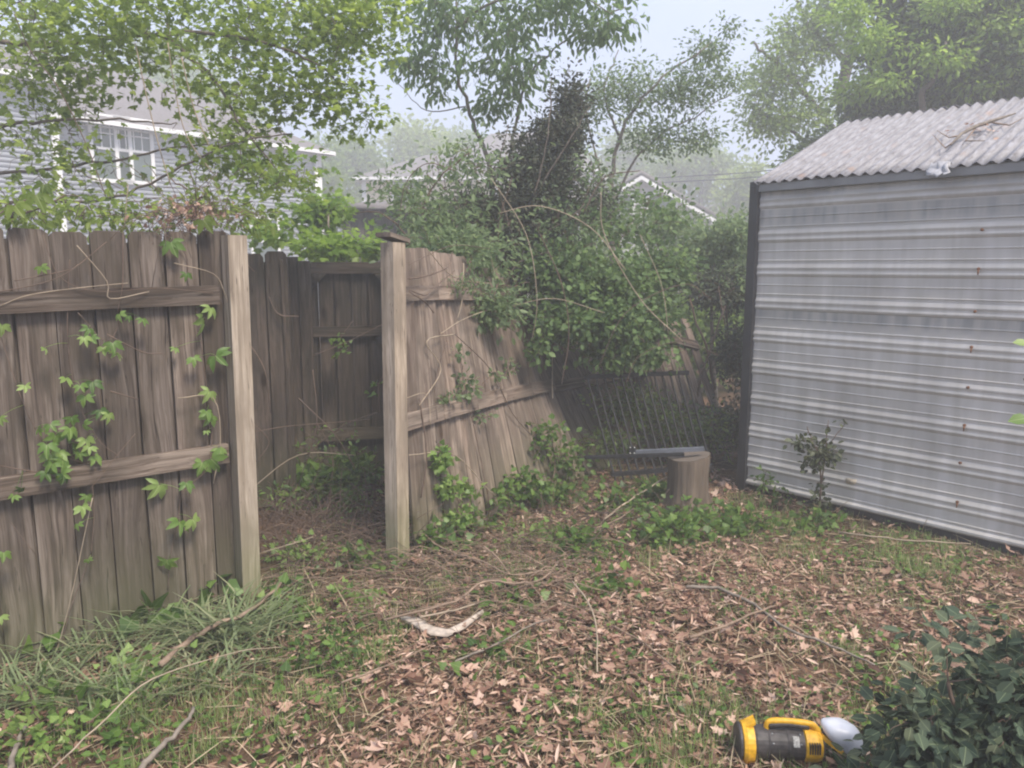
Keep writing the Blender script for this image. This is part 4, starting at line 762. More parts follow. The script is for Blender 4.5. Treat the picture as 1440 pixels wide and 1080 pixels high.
# vines and ivy on the right fence
def rf(px, py, off=.04):
    # the leaning fence: intersect with the plane at the mean lean for this position
    a = R(3+22*min(max((px-570)/250, 0), 1)); n = RN*math.cos(a)+UP*math.sin(a); return PP(px, py, RA+n*off, n)
rv = thing('dry_vine', 'long pale bare vines and twigs trailing across the sagging right fence', 'vine', rf(640, 700)*[1, 1, 0])
for S_ in ([(540+80, 469), (650, 450), (690, 435), (730, 430), (770, 425)], [(575, 392), (600, 388), (630, 375), (636, 355)], [(575, 408), (598, 415), (610, 405), (640, 380)], [(610, 440), (598, 425), (575, 410)], [(652, 370), (650, 420), (643, 450)], [(750, 378), (762, 420), (775, 470), (777, 560)], [(590, 570), (620, 520), (600, 480), (640, 470)], [(615, 590), (612, 540), (628, 480)], [(590, 560), (600, 640), (592, 700)], [(700, 450), (735, 480), (745, 540)], [(690, 360), (700, 395), (730, 425)], [(640, 470), (690, 520), (720, 580), (745, 610)], [(570, 560), (600, 555), (606, 600)], [(575, 640), (640, 640), (700, 700), (760, 720)], [(600, 350), (640, 390), (700, 400)], [(575, 372), (600, 360), (640, 345), (690, 350)]):
    mb = MB(); mb.tube(smooth_path([rf(x, y, random.uniform(.05, .09)) for x, y in S_], 5), random.uniform(.002, .0045), 4); mb.build('stem', M_TWIGP if random.random() < .6 else M_VSTEM, rv)
plant('ivy_plant', 'pale leaved ivy scrambling up the boards just right of the second post', 'ivy', rf(630, 740)*[1, 1, 0],
      [([rf(655, 740), rf(640, 690, .05), rf(625, 640, .05), rf(612, 620, .05)], .005, .002)], [(rf(618, 650, .07), (.07, .04, .08), 16, 12, .025), (rf(630, 685, .08), (.09, .05, .08), 18, 12, .03), (rf(645, 730, .10), (.12, .06, .06), 18, 10, .03), (rf(660, 690, .06), (.06, .04, .04), 8, 9, .03)],
      M_VSTEM, L_CREEP, T_IVY, .040, flat=.7, part='stem', crown='leaves', leafup=.5)
plant('ivy_plant', 'ivy sprig hanging on the middle of the sagging boards above the lower rail', 'ivy', rf(655, 700)*[1, 1, 0],
      [([rf(690, 720), rf(675, 640, .05), rf(660, 570, .05), rf(650, 520, .05)], .005, .002)], [(rf(652, 545, .07), (.07, .04, .09), 14, 8, .03), (rf(625, 560, .06), (.10, .04, .04), 8, 7, .02), (rf(700, 528, .06), (.10, .04, .03), 8, 7, .02), (rf(720, 515, .06), (.08, .04, .06), 6, 7, .02), (rf(680, 590, .06), (.10, .04, .04), 6, 6, .02), (rf(640, 500, .06), (.05, .04, .05), 4, 6, .02)],
      M_VSTEM, L_MID, T_WIDE, .038, flat=.7, part='stem', crown='leaves', leafup=.4)
plant('ivy_plant', 'leafy ivy at the foot of the sagging fence before its far boards', 'ivy', G(760, 735),
      [([G(760, 735), rf(780, 660, .1), rf(775, 610, .08)], .005, .002)], [(rf(765, 620, .1), (.14, .08, .14), 22, 8, .05), (rf(745, 690, .12), (.26, .1, .10), 34, 9, .05), (rf(800, 650, .14), (.16, .08, .18), 26, 9, .05), (rf(725, 670, .1), (.16, .06, .10), 18, 7, .04), (rf(700, 700, .1), (.2, .06, .06), 14, 7, .04)],
      M_VSTEM, L_IVY, T_WIDE, .046, flat=.8, part='stem', crown='leaves')
plant('ivy_plant', 'fine shoots hanging over the top rail of the sagging fence', 'ivy', rf(690, 700)*[1, 1, 0],
      [([rf(700, 400, .12), rf(690, 440, .1), rf(700, 500, .08)], .004, .002)], [(rf(690, 440, .10), (.10, .06, .14), 40, 10, .03), (rf(650, 400, .10), (.16, .06, .06), 36, 10, .03), (rf(755, 430, .10), (.12, .06, .10), 26, 8, .03)],
      M_VSTEM, L_MID, T_OVAL, .028, flat=.8, part='stem', crown='leaves')
for px, py, Y, lab in ((478, 480, 5.6, 'sprig of small leaves hanging before the upper gate boards'), (533, 540, 5.3, 'sprig of leaves beside the shaded side of the second post')):
    b = pt(px, py, Y); plant('ivy_plant', lab, 'ivy', b, [([b+v3(.1, 0, .15), b, b-UP*.2], .003, .0015)], [(b-UP*.03, (.05, .04, .09), 9, 6, .025)], M_VSTEM, L_IVY, T_IVY, .045, part='stem', crown='leaves')
gv = thing('dry_vine', 'thin bare stems strung across the shaded gap before the gate', 'vine', (-1.3, 4.9, 0))
for S_ in ([(345, 475), (372, 520), (380, 580)], [(350, 590), (378, 620), (360, 650)], [(372, 400), (390, 440), (420, 445)], [(345, 610), (400, 600), (460, 595), (520, 590)], [(540, 455), (490, 480), (440, 500)], [(420, 560), (470, 610), (500, 660)], [(430, 640), (480, 600), (530, 580)], [(350, 690), (420, 640), (500, 640)], [(385, 380), (400, 410), (395, 460)], [(530, 640), (528, 700), (540, 740)], [(440, 520), (445, 600), (420, 680)]):
    mb = MB(); Y0 = random.uniform(4.5, 5.2); mb.tube(smooth_path([pt(x, y, Y0+.1*random.random()) for x, y in S_], 5), random.uniform(.002, .004), 4); mb.build('stem', M_VSTEM if random.random() < .6 else M_TWIGP, gv)
plant('creeping_plant', 'low dark leaved plant filling the ground before the gate', 'plant', G(450, 720),
      [([G(450, 720), G(450, 720)+UP*.15], .006, .003)], [(G(440, 705)+UP*.12, (.34, .3, .10), 80, 9, .06), (G(400, 700)+UP*.14, (.14, .2, .12), 26, 8, .05), (G(490, 690)+UP*.15, (.2, .2, .16), 40, 8, .05)], M_VSTEM, L_IVY, T_IVY, .07, flat=.6, part='stems', crown='leaves')

for px, py, hx, h, n_, lab in ((420, 790, .22, .10, 40, 'weedy green patch in the gap just right of the left post'), (500, 850, .2, .07, 30, 'weedy patch between the gap and the pale bark'), (470, 930, .2, .06, 30, 'weedy patch left of the brown leaves near the bottom'), (400, 870, .2, .07, 26, 'weedy patch right of the lily turf'), (60, 1040, .25, .10, 36, 'weedy patch in the bottom left corner'), (200, 970, .25, .08, 26, 'weedy patch amid the lily turf'), (760, 760, .25, .08, 30, 'weedy patch beyond the curving twig')):
    b = G(px, py); plant('weed_patch', lab, 'weeds', b, [([b, b+UP*.03, b+v3(.04, 0, .05)], .003, .002)], [(b+UP*h*.45, (hx, hx*.8, h*.5), n_, 7, .045)], M_VSTEM, L_IVY if px % 20 else L_CREEP, T_WIDE if px % 20 else T_IVY, .036, flat=.6, part='stems', crown='leaves', group='weed patches on the ground')
plant('dead_brushwood', 'dark dry stems tangled low in the gap in front of the gate', 'brush', G(460, 720),
      [([G(460, 720), G(470, 700)+UP*.3, G(450, 700)+UP*.55], .006, .002), ([G(520, 740), G(515, 720)+UP*.3], .006, .002)],
      [(G(460, 700)+UP*.3, (.45, .2, .30), 90, 2, .05), (G(510, 730)+UP*.12, (.3, .2, .14), 60, 3, .05), (G(400, 730)+UP*.15, (.2, .2, .15), 40, 3, .05)], M_VSTEM, L_IVY, T_OVAL, .04, flat=.8, wander=.35, part='stems', crown='leaves', twig_r=.0025)
# ------------------------------------------------------------------ lily turf clumps by the fence foot
def clump(px, py, n, ln_, lab, spreadpx, mat=None, wide=.0065):
    b = G(px, py); mb = MB(); pos = np.array([G(px+random.gauss(0, spreadpx), py+random.gauss(0, spreadpx*.3)) for _ in range(n)]); k = n
    d = RNG.normal(size=(k, 3)); d[:, 2] = 0; d /= np.linalg.norm(d, axis=1, keepdims=True); ax = d*RNG.uniform(.3, 1.0, (k, 1))+UP*.8; nn = UP*1-d*.5+d*0
    mb.leaves(blade(wide/.3, .62), pos, ax, np.tile(UP, (k, 1))-ax*.2+d*.2, ln_*RNG.uniform(.6, 1.15, k)); o = mb.build('lily_turf', mat or L_LIRI, base=b); tag(o, lab, 'grass clump', 'lily turf clumps along the left fence')
clump(300, 905, 230, .30, 'arching lily turf clump below the pale left post', 28); clump(360, 890, 90, .28, 'lily turf clump to the right of the left post foot', 22); clump(215, 880, 150, .27, 'lily turf clump in the middle of the fence foot', 34)
clump(120, 920, 130, .24, 'lily turf clump towards the left corner of the fence foot', 34); clump(165, 990, 110, .24, 'lily turf clump in the lower left of the yard', 36); clump(40, 985, 110, .24, 'lily turf clump at the left edge of the picture', 30); clump(290, 960, 90, .22, 'small lily turf clump nearer the brown leaves', 30)
# broad leaved weeds near the fence foot
for px, py, h, s_, lab in ((165, 850, .18, .09, 'upright weed with broad leaves against the middle boards'), (300, 850, .20, .085, 'light green grape leaf vine beside the foot of the left post'), (210, 880, .12, .10, 'weed with one broad round leaf by the fence foot'), (75, 905, .10, .09, 'low weed with a broad leaf near the left fence corner'), (395, 840, .10, .06, 'small leafy weed right of the left post'), (45, 1000, .12, .06, 'leafy weed in the lower left corner'), (110, 1010, .12, .06, 'leafy weed amid the grass at lower left'), (400, 965, .05, .06, 'tiny broad leaved seedling in the brown leaves'), (185, 1040, .06, .06, 'flat leafy weed at the bottom edge, left')):
    b = G(px, py+8); plant('broadleaf_weed', lab, 'weed', b, [([b, b+UP*h*.5+v3(.01, 0), b+UP*h], .004, .002)], [(b+UP*h*.8, (.06, .05, h*.45), 8, 3, .035)], M_VSTEM, L_IVY, T_IVY, s_, flat=.5, part='stem', crown='leaves', leafup=.6)
for px, py, h, lab, n_ in ((940, 760, .16, 'leafy ivy mound before the tree stump', 70), (830, 775, .10, 'ivy patch in the middle of the brown leaves', 40), (600, 770, .12, 'ivy at the foot of the second post', 26), (700, 705, .10, 'ivy patch at the foot of the sagging boards', 30), (990, 740, .12, 'ivy patch right of the stump', 34), (880, 720, .14, 'ivy patch left of the stump', 40), (930, 700, .10, 'ivy curling round the stump base', 26), (720, 850, .05, 'few ivy leaves among the sticks', 12), (1040, 745, .10, 'ivy runners at the dark corner of the shed', 34), (845, 830, .07, 'low ivy in front of the ivy mound', 30), (520, 800, .08, 'ivy runners in the gap between the posts', 24), (1150, 745, .08, 'low ivy under the shed weed', 22), (660, 930, .05, 'lone ivy runner in the brown leaves', 12), (780, 700, .12, 'ivy patch under the far fence boards', 40), (650, 745, .12, 'ivy tangle beside the foot of the second post', 30)):
    b = G(px, py); plant('ground_ivy', lab, 'ivy', b, [([b, b+UP*.03, b+v3(.05, 0, .06)], .004, .002)], [(b+UP*h*.4, (.30, .26, h*.5), n_, 8, .05)], M_VSTEM, L_IVY, T_IVY, .046, flat=.6, part='stems', crown='leaves', group='ivy patches on the ground')
# ------------------------------------------------------------------ ground cover, countless
def in_view_ground(n, y0=735, bottom=1110, xpad=60):
    """points spread evenly over the visible yard"""
    out = []
    while len(out) < n:
        x = random.uniform(-3.6, 5.0); y = random.uniform(1.9, 8.0)
        if abs(x) > y*.75+.9 or (abs(x) > y*.75+.25 and random.random() < .5): continue
        # keep them on the yard side of the fences and outside the shed
        if np.dot(np.array([x, y, 0])-LA, LN) < .02 and x < -1.3: continue
        if x > SA[0]-.03 and np.dot(np.array([x, y, 0])-SA, SF) < .02: continue
        # thin with distance
        if random.random() > min(1, (3.9/y)**1.7): continue
        out.append((x, y))
    return np.array(out)
def fld(x, y, s=.9, o=0.): return mnoise.noise(Vector((x*s+o, y*s, o)))
P0 = in_view_ground(50000)
gz = np.array([gh(x, y) for x, y in P0])
fN = np.array([fld(x, y, 1.0, 3.1) for x, y in P0]); fF = np.array([fld(x, y, 3.0, 9.1) for x, y in P0])
# share of leaves: high in the middle, low near the foreground corners, along the shed
def leafiness(x, y):
    d1 = math.exp(-(((x-.35)/.95)**2+((y-3.2)/.8)**2)); d2 = math.exp(-(((x-1.1)/.75)**2+((y-3.6)/.65)**2)); d3 = math.exp(-(((x+.1)/.45)**2+((y-2.45)/.35)**2)); d4 = math.exp(-(((x-.5)/.9)**2+((y-5.0)/.6)**2))
    return min(1, .12+.9*max(d1, d2, d3, d4*.7))
lf = np.array([leafiness(x, y) for x, y in P0])+fF*.75+fN*.35
sel = P0[:26000]; z = gz[:26000]; keep = RNG.random(26000) < np.clip(lf[:26000]*.95, .05, 1); sel = sel[keep]; z = z[keep]; k = len(sel)
mb = MB(); hgt = RNG.random(k)**2*.035+.004
T_CURL = outline(_m+[(-x, y) for x, y in _m[-2:0:-1]], (0, .35), .5); T_BR = outline([(0, 0), (.22, .12), (.30, .35), (.12, .5), (.26, .7), (.05, .8), (-.1, .95), (-.16, .6), (-.3, .5), (-.2, .2)], (0, .4), .8)
for q_, tm in enumerate((T_OAK, T_CURL, T_BR, T_BR, oval(.3, .22, .35))):
    m_ = (np.arange(k) % 5) == q_; n_ = int(m_.sum())
    mb.leaves(tm, np.column_stack([sel, z+hgt])[m_], np.column_stack([RNG.normal(size=(n_, 2)), RNG.normal(0, .3, n_)]), RNG.normal(size=(n_, 3))*.5+UP, np.minimum(RNG.gamma(2.2, .0115, n_)+.012, .078), np.clip(RNG.normal(.40, .27, n_), 0, 1))
o = mb.build('leaf_litter', L_DEAD, base=(0, 0, 0)); tag(o, 'crumbled brown fallen leaves covering the yard', 'leaf litter', kind='stuff')
# narrow curled scraps / bark chips
k = 37000; sel = P0[-k:]; z = gz[-k:]; keep = RNG.random(k) < np.clip(lf[-k:]*1.5, .12, 1); sel = sel[keep]; z = z[keep]; k = len(sel); mb = MB()
mb.leaves(oval(.11, .06, -.12), np.column_stack([sel, z+RNG.random(k)**2*.03+.006]), np.column_stack([RNG.normal(size=(k, 2)), RNG.normal(0, .22, k)]), RNG.normal(size=(k, 3))*.5+UP, RNG.uniform(.018, .065, k), np.clip(RNG.normal(.45, .30, k), 0, 1))
o = mb.build('dry_scraps', L_DEAD, base=(0, 0, 0)); tag(o, 'curled dry leaf scraps and bark chips on the soil', 'leaf litter', kind='stuff')
# straw
k = 8000; sel = P0[10000:10000+k]; z = gz[10000:10000+k]; mb = MB()
mb.leaves(blade(.012, .12), np.column_stack([sel, z+RNG.random(k)**1.5*.03+.005]), np.column_stack([RNG.normal(size=(k, 2)), np.abs(RNG.normal(0, .22, k))]), RNG.normal(size=(k, 3))*.5+UP, RNG.uniform(.05, .19, k))
o = mb.build('dry_straw', L_STRAW, base=(0, 0, 0)); tag(o, 'pale dead grass stems scattered over the ground', 'straw', kind='stuff')
# grass
def grassiness(x, y):
    a = math.exp(-(((x-.9)/.75)**2+((y-2.55)/.33)**2)); b = math.exp(-(((x+1.3)/.7)**2+((y-2.6)/.5)**2)); c = math.exp(-(((x-.45)/.8)**2+((y-2.35)/.3)**2)); d = math.exp(-(((x-2.3)/.6)**2+((y-4.2)/.45)**2)); e = math.exp(-(((x+.75)/.3)**2+((y-3.0)/.5)**2)); f = math.exp(-(((x-.35)/.35)**2+((y-4.2)/.5)**2))
    return .07+.85*max(a, b, c*.8, d*.9, e*.7, f*.55)
P1 = in_view_ground(118000)
gr_ = np.array([grassiness(x, y) for x, y in P1])*.9+np.array([fld(x, y, 2.6, 5.5)*.6+fld(x, y, 8.5, 2.5)*.9 for x, y in P1])-.12
keep = RNG.random(len(P1)) < np.clip(gr_, .015, 1); sel = P1[keep]; k = len(sel); z = np.array([gh(x, y) for x, y in sel]); mb = MB()
d = RNG.normal(size=(k, 2)); ax = np.column_stack([d*.95, np.full(k, .8)])
mb.leaves(blade(.032, .6), np.column_stack([sel, z]), ax, np.column_stack([d, np.full(k, .5)]), RNG.uniform(.018, .060, k)*(.7+.7*np.clip(gr_[keep], 0, 1)))
o = mb.build('grass', L_GRASS, base=(0, 0, 0)); tag(o, 'patchy thin green lawn grass', 'grass', kind='stuff')
# small clover-like ground leaves
P2 = in_view_ground(22000); g2 = np.array([grassiness(x, y)*.8+.10+fld(x, y, 3.3, 1.5)*1.0 for x, y in P2]); sel = P2[RNG.random(len(P2)) < np.clip(g2, .02, 1)]; k = len(sel); z = np.array([gh(x, y) for x, y in sel]); mb = MB()
mb.leaves(T_WIDE, np.column_stack([sel, z+RNG.random(k)*.035+.01]), RNG.normal(size=(k, 3))*[1, 1, .3], RNG.normal(size=(k, 3))*.4+UP, RNG.uniform(.014, .036, k)); o = mb.build('ground_cover', L_IVY, base=(0, 0, 0)); tag(o, 'small round leaved weeds mixed into the grass', 'ground cover', kind='stuff')
# twig litter
mb = MB()
for (x, y) in in_view_ground(900):
    L = random.uniform(.05, .28); a = random.uniform(0, 6.28); z = gh(x, y)+random.uniform(.006, .03); d = v3(math.cos(a), math.sin(a), random.uniform(-.05, .15))*L; p = v3(x, y, z)
    mb.tube([p, p+d*.5+v3(*(RNG.normal(size=2)*L*.08), .005), p+d], [.0022, .0018, .001], 3, rnd=random.random())
for i in range(420):   # tangle of brush in front of the gap and the sagging fence
    px = random.choice([random.gauss(680, 60), random.gauss(500, 60), random.gauss(740, 60)]); py = random.gauss(800, 45); p = G(px, py, .02); a = random.gauss(0, .6)+(3.14 if random.random() < .5 else 0); L = random.uniform(.1, .45)
    d = v3(math.cos(a), math.sin(a), random.uniform(-.02, .3))*L; mb.tube(smooth_path([p+UP*random.random()*.08, p+d*.5+RNG.normal(size=3)*L*.08+UP*.03, p+d*[1, 1, .5]], 2), random.uniform(.0012, .0028), 3)
o = mb.build('twig_litter', M_TWIG, base=(0, 0, 0)); tag(o, 'fine dry twigs strewn over the ground', 'twigs', kind='stuff')
mb = MB()
for i in range(900):
    px = random.choice([random.gauss(460, 55), random.gauss(460, 50), random.gauss(400, 30), random.gauss(800, 60), random.gauss(560, 40)]); p = G(px, random.gauss(745, 35), .01); d = v3(random.gauss(0, .5), random.gauss(0, .5), random.uniform(.1, .9)); d = nrm(d)*random.uniform(.1, .38)
    mb.tube(smooth_path([p, p+d*.5+RNG.normal(size=3)*.02, p+d+v3(d[0], d[1], -.05)*.4], 2), random.uniform(.0010, .0022), 3)
o = mb.build('dead_weed_stems', M_VSTEM, base=(0, 0, 0)); tag(o, 'dry dead weed stems standing in the gap and by the fence', 'dead stems', kind='stuff')

# ------------------------------------------------------------------ sticks, bark, stump, railing
def stick(S_, r0, r1, lab, mat=M_TWIG, z=.03, name='fallen_stick', sides=6, cat='stick', zs=None):
    pts = [G(x, y, (zs[i] if zs else z)+.035) for i, (x, y) in enumerate(S_)]; r0 = r0*1.15; sp_ = smooth_path(pts, 5); n = len(sp_)
    for i in range(1, n-1): sp_[i] = sp_[i]+RNG.normal(size=3)*r0*.3
    mb = MB(); mb.tube(sp_, [r0+(r1-r0)*i/(n-1) for i in range(n)], sides); o = mb.build(name, mat, smooth=True); tag(o, lab, cat)
stick([(70, 1085), (150, 1010), (215, 955), (330, 918), (400, 910)], .0028, .0018, 'long pale arching stem across the lower left corner', M_TWIGP, zs=(.03, .12, .16, .10, .03))
stick([(190, 1090), (225, 1050), (262, 1015), (272, 995)], .010, .006, 'thick grey stick end at the bottom edge left', M_BARKG, .03)
stick([(12, 1085), (22, 1050), (36, 1022)], .009, .006, 'short broken stick in the lower left corner', M_BARKG, .05)
stick([(225, 935), (260, 905), (300, 880), (345, 862), (395, 820)], .012, .007, 'bark covered stick lying in the lily turf', M_TWIG, .07)
stick([(805, 818), (826, 845), (838, 880), (840, 945)], .004, .003, 'thin upright bent twig standing in the brown leaves', M_TWIGP, zs=(.10, .09, .06, .02))
stick([(965, 826), (1010, 828), (1060, 850), (1110, 886), (1170, 908), (1230, 935)], .008, .004, 'long dark curved branch lying right of centre', M_BARKG, .03)
stick([(970, 896), (1020, 880), (1060, 862), (1090, 852)], .006, .004, 'short reddish branch crossing the long dark one', M_TWIG, .04)
stick([(540, 872), (640, 845), (680, 818), (730, 820), (765, 812), (785, 790)], .0055, .004, 'long pale bent twig above the white bark piece', M_TWIG, zs=(.03, .07, .09, .07, .06, .05))
stick([(590, 868), (640, 858), (680, 845)], .004, .003, 'straight pale twig behind the bark piece', M_TWIGP, .06)
stick([(585, 740), (620, 770), (680, 790), (720, 808), (780, 800)], .0045, .003, 'curving twig at the foot of the second post', M_TWIG, .07)
stick([(680, 768), (700, 785), (714, 805)], .005, .003, 'short slanting twig beside the curving one', M_TWIG, zs=(.12, .07, .04))
stick([(640, 930), (700, 905), (745, 880), (775, 870)], .004, .003, 'dark twig in the middle of the leaves', M_BARKG, .03)
stick([(1180, 748), (1260, 758), (1320, 762), (1365, 765)], .004, .003, 'thin root like twig under the shed wall', M_TWIGP, zs=(.03, .05, .06, .03))
stick([(480, 960), (560, 930), (610, 905)], .004, .002, 'slim twig left of the brown leaves', M_TWIG, .03)
stick([(860, 880), (900, 900), (950, 940)], .004, .003, 'slim twig right of the upright one', M_TWIG, .03)
stick([(330, 790), (365, 778), (410, 765), (440, 755)], .003, .002, 'thin white stem poking right past the left post foot', M_TWIGP, zs=(.12, .22, .28, .30))
stick([(850, 730), (905, 690), (960, 660), (990, 640)], .006, .004, 'thin pale twig leaning across the front of the stump', M_TWIGP, zs=(.02, .1, .2, .3))
stick([(770, 730), (815, 745), (860, 735), (890, 715)], .006, .004, 'twig lying before the railing', M_TWIG, .04)
# pale bark slab
bm_ = plain('pale_bark', (.46, .39, .33), .8, nscale=40, var=.3)
mb = MB(); W = [(565, 868), (585, 874), (606, 886), (628, 889), (652, 878), (680, 858)]; V = []; wd = [.018, .034, .040, .030, .036, .012]
for (x, y), k_ in zip(W, wd):
    c = G(x, y, .04); j_ = random.uniform(.7, 1.3); V += [c+v3(.008*j_, k_*j_, -.004), c+v3(0, k_*.3, .004), c+v3(-.006, -k_*.6*j_, .003), c+v3(.004, -k_*j_, -.008)]
T = []
for i in range(5):
    for j in range(3): a = i*4+j; T += [(a, a+4, a+5), (a, a+5, a+1)]
mb.add(V, T, .5); o = mb.build('bark_piece', bm_); md = o.modifiers.new('t', 'SOLIDIFY'); md.thickness = .004; tag(o, 'pale curved slab of bark lying among the twigs', 'bark')
# stump
sb = G(966, 716); stump = thing('tree_stump', 'short sawn tree stump between the sagging fence and the shed', 'stump', sb)
mb = MB(); n = 28; lay = [(0, 1.28), (.05, 1.12), (.14, 1.0), (.26, .98), (.36, 1.03), (.385, 1.0)]; V = []; g_ = []
for z, k_ in lay:
    for i in range(n):
        a = 2*math.pi*i/n; r = .138*k_*(1+.05*math.sin(3*a+1)+.035*math.sin(7*a)+(.12*max(0, math.cos(4*a)) if z < .06 else 0)); V.append(sb+v3(r*math.cos(a), r*math.sin(a), z-.01+(.018*math.cos(a) if z > .3 else 0)))
T = []
for j in range(len(lay)-1):
    for i in range(n): a = j*n+i; b = j*n+(i+1) % n; T += [(a, b, b+n), (a, b+n, a+n)]
mb.add(V, T, .5); mb.build('bark_wall', M_STUMP, stump, smooth=True)
cm, nt, nd, ln = newmat('cut_wood'); out = nd.new('ShaderNodeOutputMaterial'); g = nd.new('ShaderNodeAttribute'); g.attribute_name = 'gco'; wv = nd.new('ShaderNodeTexWave'); wv.wave_type = 'RINGS'; wv.rings_direction = 'Z'; wv.inputs['Scale'].default_value = 30; wv.inputs['Distortion'].default_value = 3; ln.new(g.outputs['Vector'], wv.inputs[0])
r = ramp(nd, [(0, (.08, .066, .055)), (1, (.16, .13, .105))]); ln.new(wv.outputs[0], r.inputs[0]); b = nd.new('ShaderNodeBsdfPrincipled'); b.inputs['Roughness'].default_value = .9; ln.new(r.outputs[0], b.inputs['Base Color']); ln.new(b.outputs[0], out.inputs[0])
top = np.array(V[-n:]); c = top.mean(0); mb = MB(); tv = np.vstack([[c+UP*.001], top+UP*.002]); mb.add(tv, [(0, i+1, (i+1) % n+1) for i in range(n)], .5, tv-c); mb.build('cut_face', cm, stump)
iron = plain('black_iron', (.018, .018, .019), .75, nscale=40, var=.3, spec=.3)
grey = plain('grey_painted_tube', (.11, .12, .145), .4, nscale=20, var=.2, spec=.6)
def tubebar(a, b, w, h, mb): mb.plank(a, b, nrm(np.cross(b-a, UP))*w, nrm(np.cross(np.cross(b-a, UP), b-a))*h)
o_ = []
mb = MB(); tubebar(pt(822, 643, 4.98), pt(962, 639, 4.93), .028, .022, mb); mb.tube([pt(812, 644, 4.985), pt(822, 643, 4.98)], .004, 6); o = mb.build('metal_rail', iron); tag(o, 'long black metal bar with a bolt in its end lying across to the stump', 'metal bar', 'loose bars lying by the stump')
mb = MB(); tubebar(pt(890, 636, 5.06), pt(990, 631, 5.05), .030, .026, mb); o = mb.build('metal_rail', grey); tag(o, 'shorter grey metal bar resting on top of the stump', 'metal bar', 'loose bars lying by the stump')
bk = plain('pale_bolt', (.6, .6, .55), .4)
mb = MB()
for x, y in ((886, 629), (892, 629), (886, 637), (892, 637)):
    p = pt(x, y, 5.02); mb.tube([p, p+v3(0, -.01, 0)], .004, 6)
o2 = thing('bracket', 'small black bracket with pale bolts joining the two metal bars', 'bracket', pt(889, 640, 5.03)); mb.build('bolts', bk, o2); mb = MB(); mb.box(pt(889, 634, 5.04), (.045, .012, .06)); mb.build('plate', iron, o2)
# railing panel
rp = thing('metal_railing', 'black metal railing panel leaning against the fallen fence', 'railing', G(870, 690)); t0 = pt(822, 530, 5.75); t1 = pt(968, 524, 5.95); b0 = pt(862, 676, 5.45); b1 = pt(1005, 664, 5.6)
mb = MB(); tubebar(t0, t1, .03, .032, mb); mb.build('top_rail', iron, rp); mb = MB(); tubebar(b0+(t0-b0)*.06, b1+(t1-b1)*.06, .03, .03, mb); mb.build('bottom_rail', iron, rp)
for i in range(13):
    f = (i+.3)/12.6; a = b0+(b1-b0)*f; bq = t0+(t1-t0)*f; mb = MB(); mb.plank(a, bq, nrm(t1-t0)*.012, nrm(np.cross(t1-t0, bq-a))*.012); mb.build('baluster', iron, rp)

# ------------------------------------------------------------------ cordless vacuum-like tool
yel = plain('yellow_plastic', (.70, .38, .02), .5, nscale=60, var=.25, spec=.5); blk = plain('black_plastic', (.05, .044, .043), .55, nscale=60, var=.45, spec=.5); clr = plain('cloudy_plastic', (.62, .64, .70), .35, nscale=25, var=.08, spec=.6)
A0 = G(1040, 1042, .062); A1 = G(1200, 1052, .055); ta = nrm((A1-A0)*[1, 1, 0]); tb = nrm(np.cross(UP, ta)); 
tool = thing('cordless_tool', 'yellow and black cordless power tool with a cloudy nozzle lying in the grass', 'power tool', A0*[1, 1, 0])
def TP(s, o, z): return A0*[1, 1, 0]+ta*s+tb*o+UP*z
def lathe(mb, prof, z=.062, n=28, sq=1.0):
    V = []; T = []
    for s, r in prof:
        for i in range(n): a = 2*math.pi*i/n; V.append(TP(s, r*math.cos(a), z+r*sq*math.sin(a)))
    for j in range(len(prof)-1):
        for i in range(n): a = j*n+i; b = j*n+(i+1) % n; T += [(a, b, b+n), (a, b+n, a+n)]
    e = (len(prof)-1)*n
    for i in range(1, n-1): T += [(0, i+1, i), (e, e+i, e+i+1)]
    VV = np.array(V)[np.array(T).ravel()]; mb.add(VV, np.arange(len(VV)).reshape(-1, 3), .5)
mb = MB(); lathe(mb, [(.04, .053), (.05, .056), (.085, .056), (.088, .053), (.092, .054), (.20, .051), (.262, .047), (.272, .040)]); mb.build('body', blk, tool)
mb = MB(); lathe(mb, [(.000, .050), (.004, .064), (.016, .069), (.040, .066), (.042, .058)]); mb.build('end_cap', yel, tool)
mb = MB(); lathe(mb, [(-.010, .058), (-.006, .062), (.001, .062), (.001, .045)]); mb.build('bezel', blk, tool)
mb = MB(); mb.plank(TP(.016, 0, .125), TP(.045, 0, .142), UP*.010, tb*.045); mb.build('latch', yel, tool)
mb = MB(); hp = smooth_path([TP(.085, 0, .108), TP(.095, 0, .138), TP(.15, 0, .142), TP(.225, 0, .136), TP(.25, 0, .118), TP(.27, 0, .095)], 6); mb.tube(hp, [.010]*8+[.011]*(len(hp)-8), 10); mb.build('handle', yel, tool, smooth=True)
mb = MB(); hp = smooth_path([TP(.092, -.004, .128), TP(.15, -.004, .133), TP(.222, -.004, .127)], 6); mb.tube(hp, .0098, 10); mb.build('grip', blk, tool, smooth=True)
mb = MB(); lathe(mb, [(.205, .050), (.208, .058), (.245, .056), (.262, .050), (.266, .038)]); mb.build('motor_housing', yel, tool)
mb = MB()
for i in range(5): mb.box(TP(.216+.008*i, -.052, .080), (.003, .016, .034), rz=math.atan2(ta[1], ta[0]))
mb.build('vents', blk, tool)
mb = MB(); mb.plank(TP(.262, -.01, .105), TP(.325, -.03, .062), tb*.030, nrm(np.cross(tb, TP(.325, -.03, .062)-TP(.262, -.01, .105)))*.014, segs=2, taper=.7); mb.build('yellow_arm', yel, tool)
mb = MB(); V = [TP(.250, -.035, .140), TP(.250, .035, .140), TP(.295, .055, .158), TP(.295, -.055, .158), TP(.392, .062, .140), TP(.392, -.062, .140), TP(.412, .055, .035), TP(.412, -.068, .026), TP(.318, .035, .050), TP(.318, -.045, .050)]
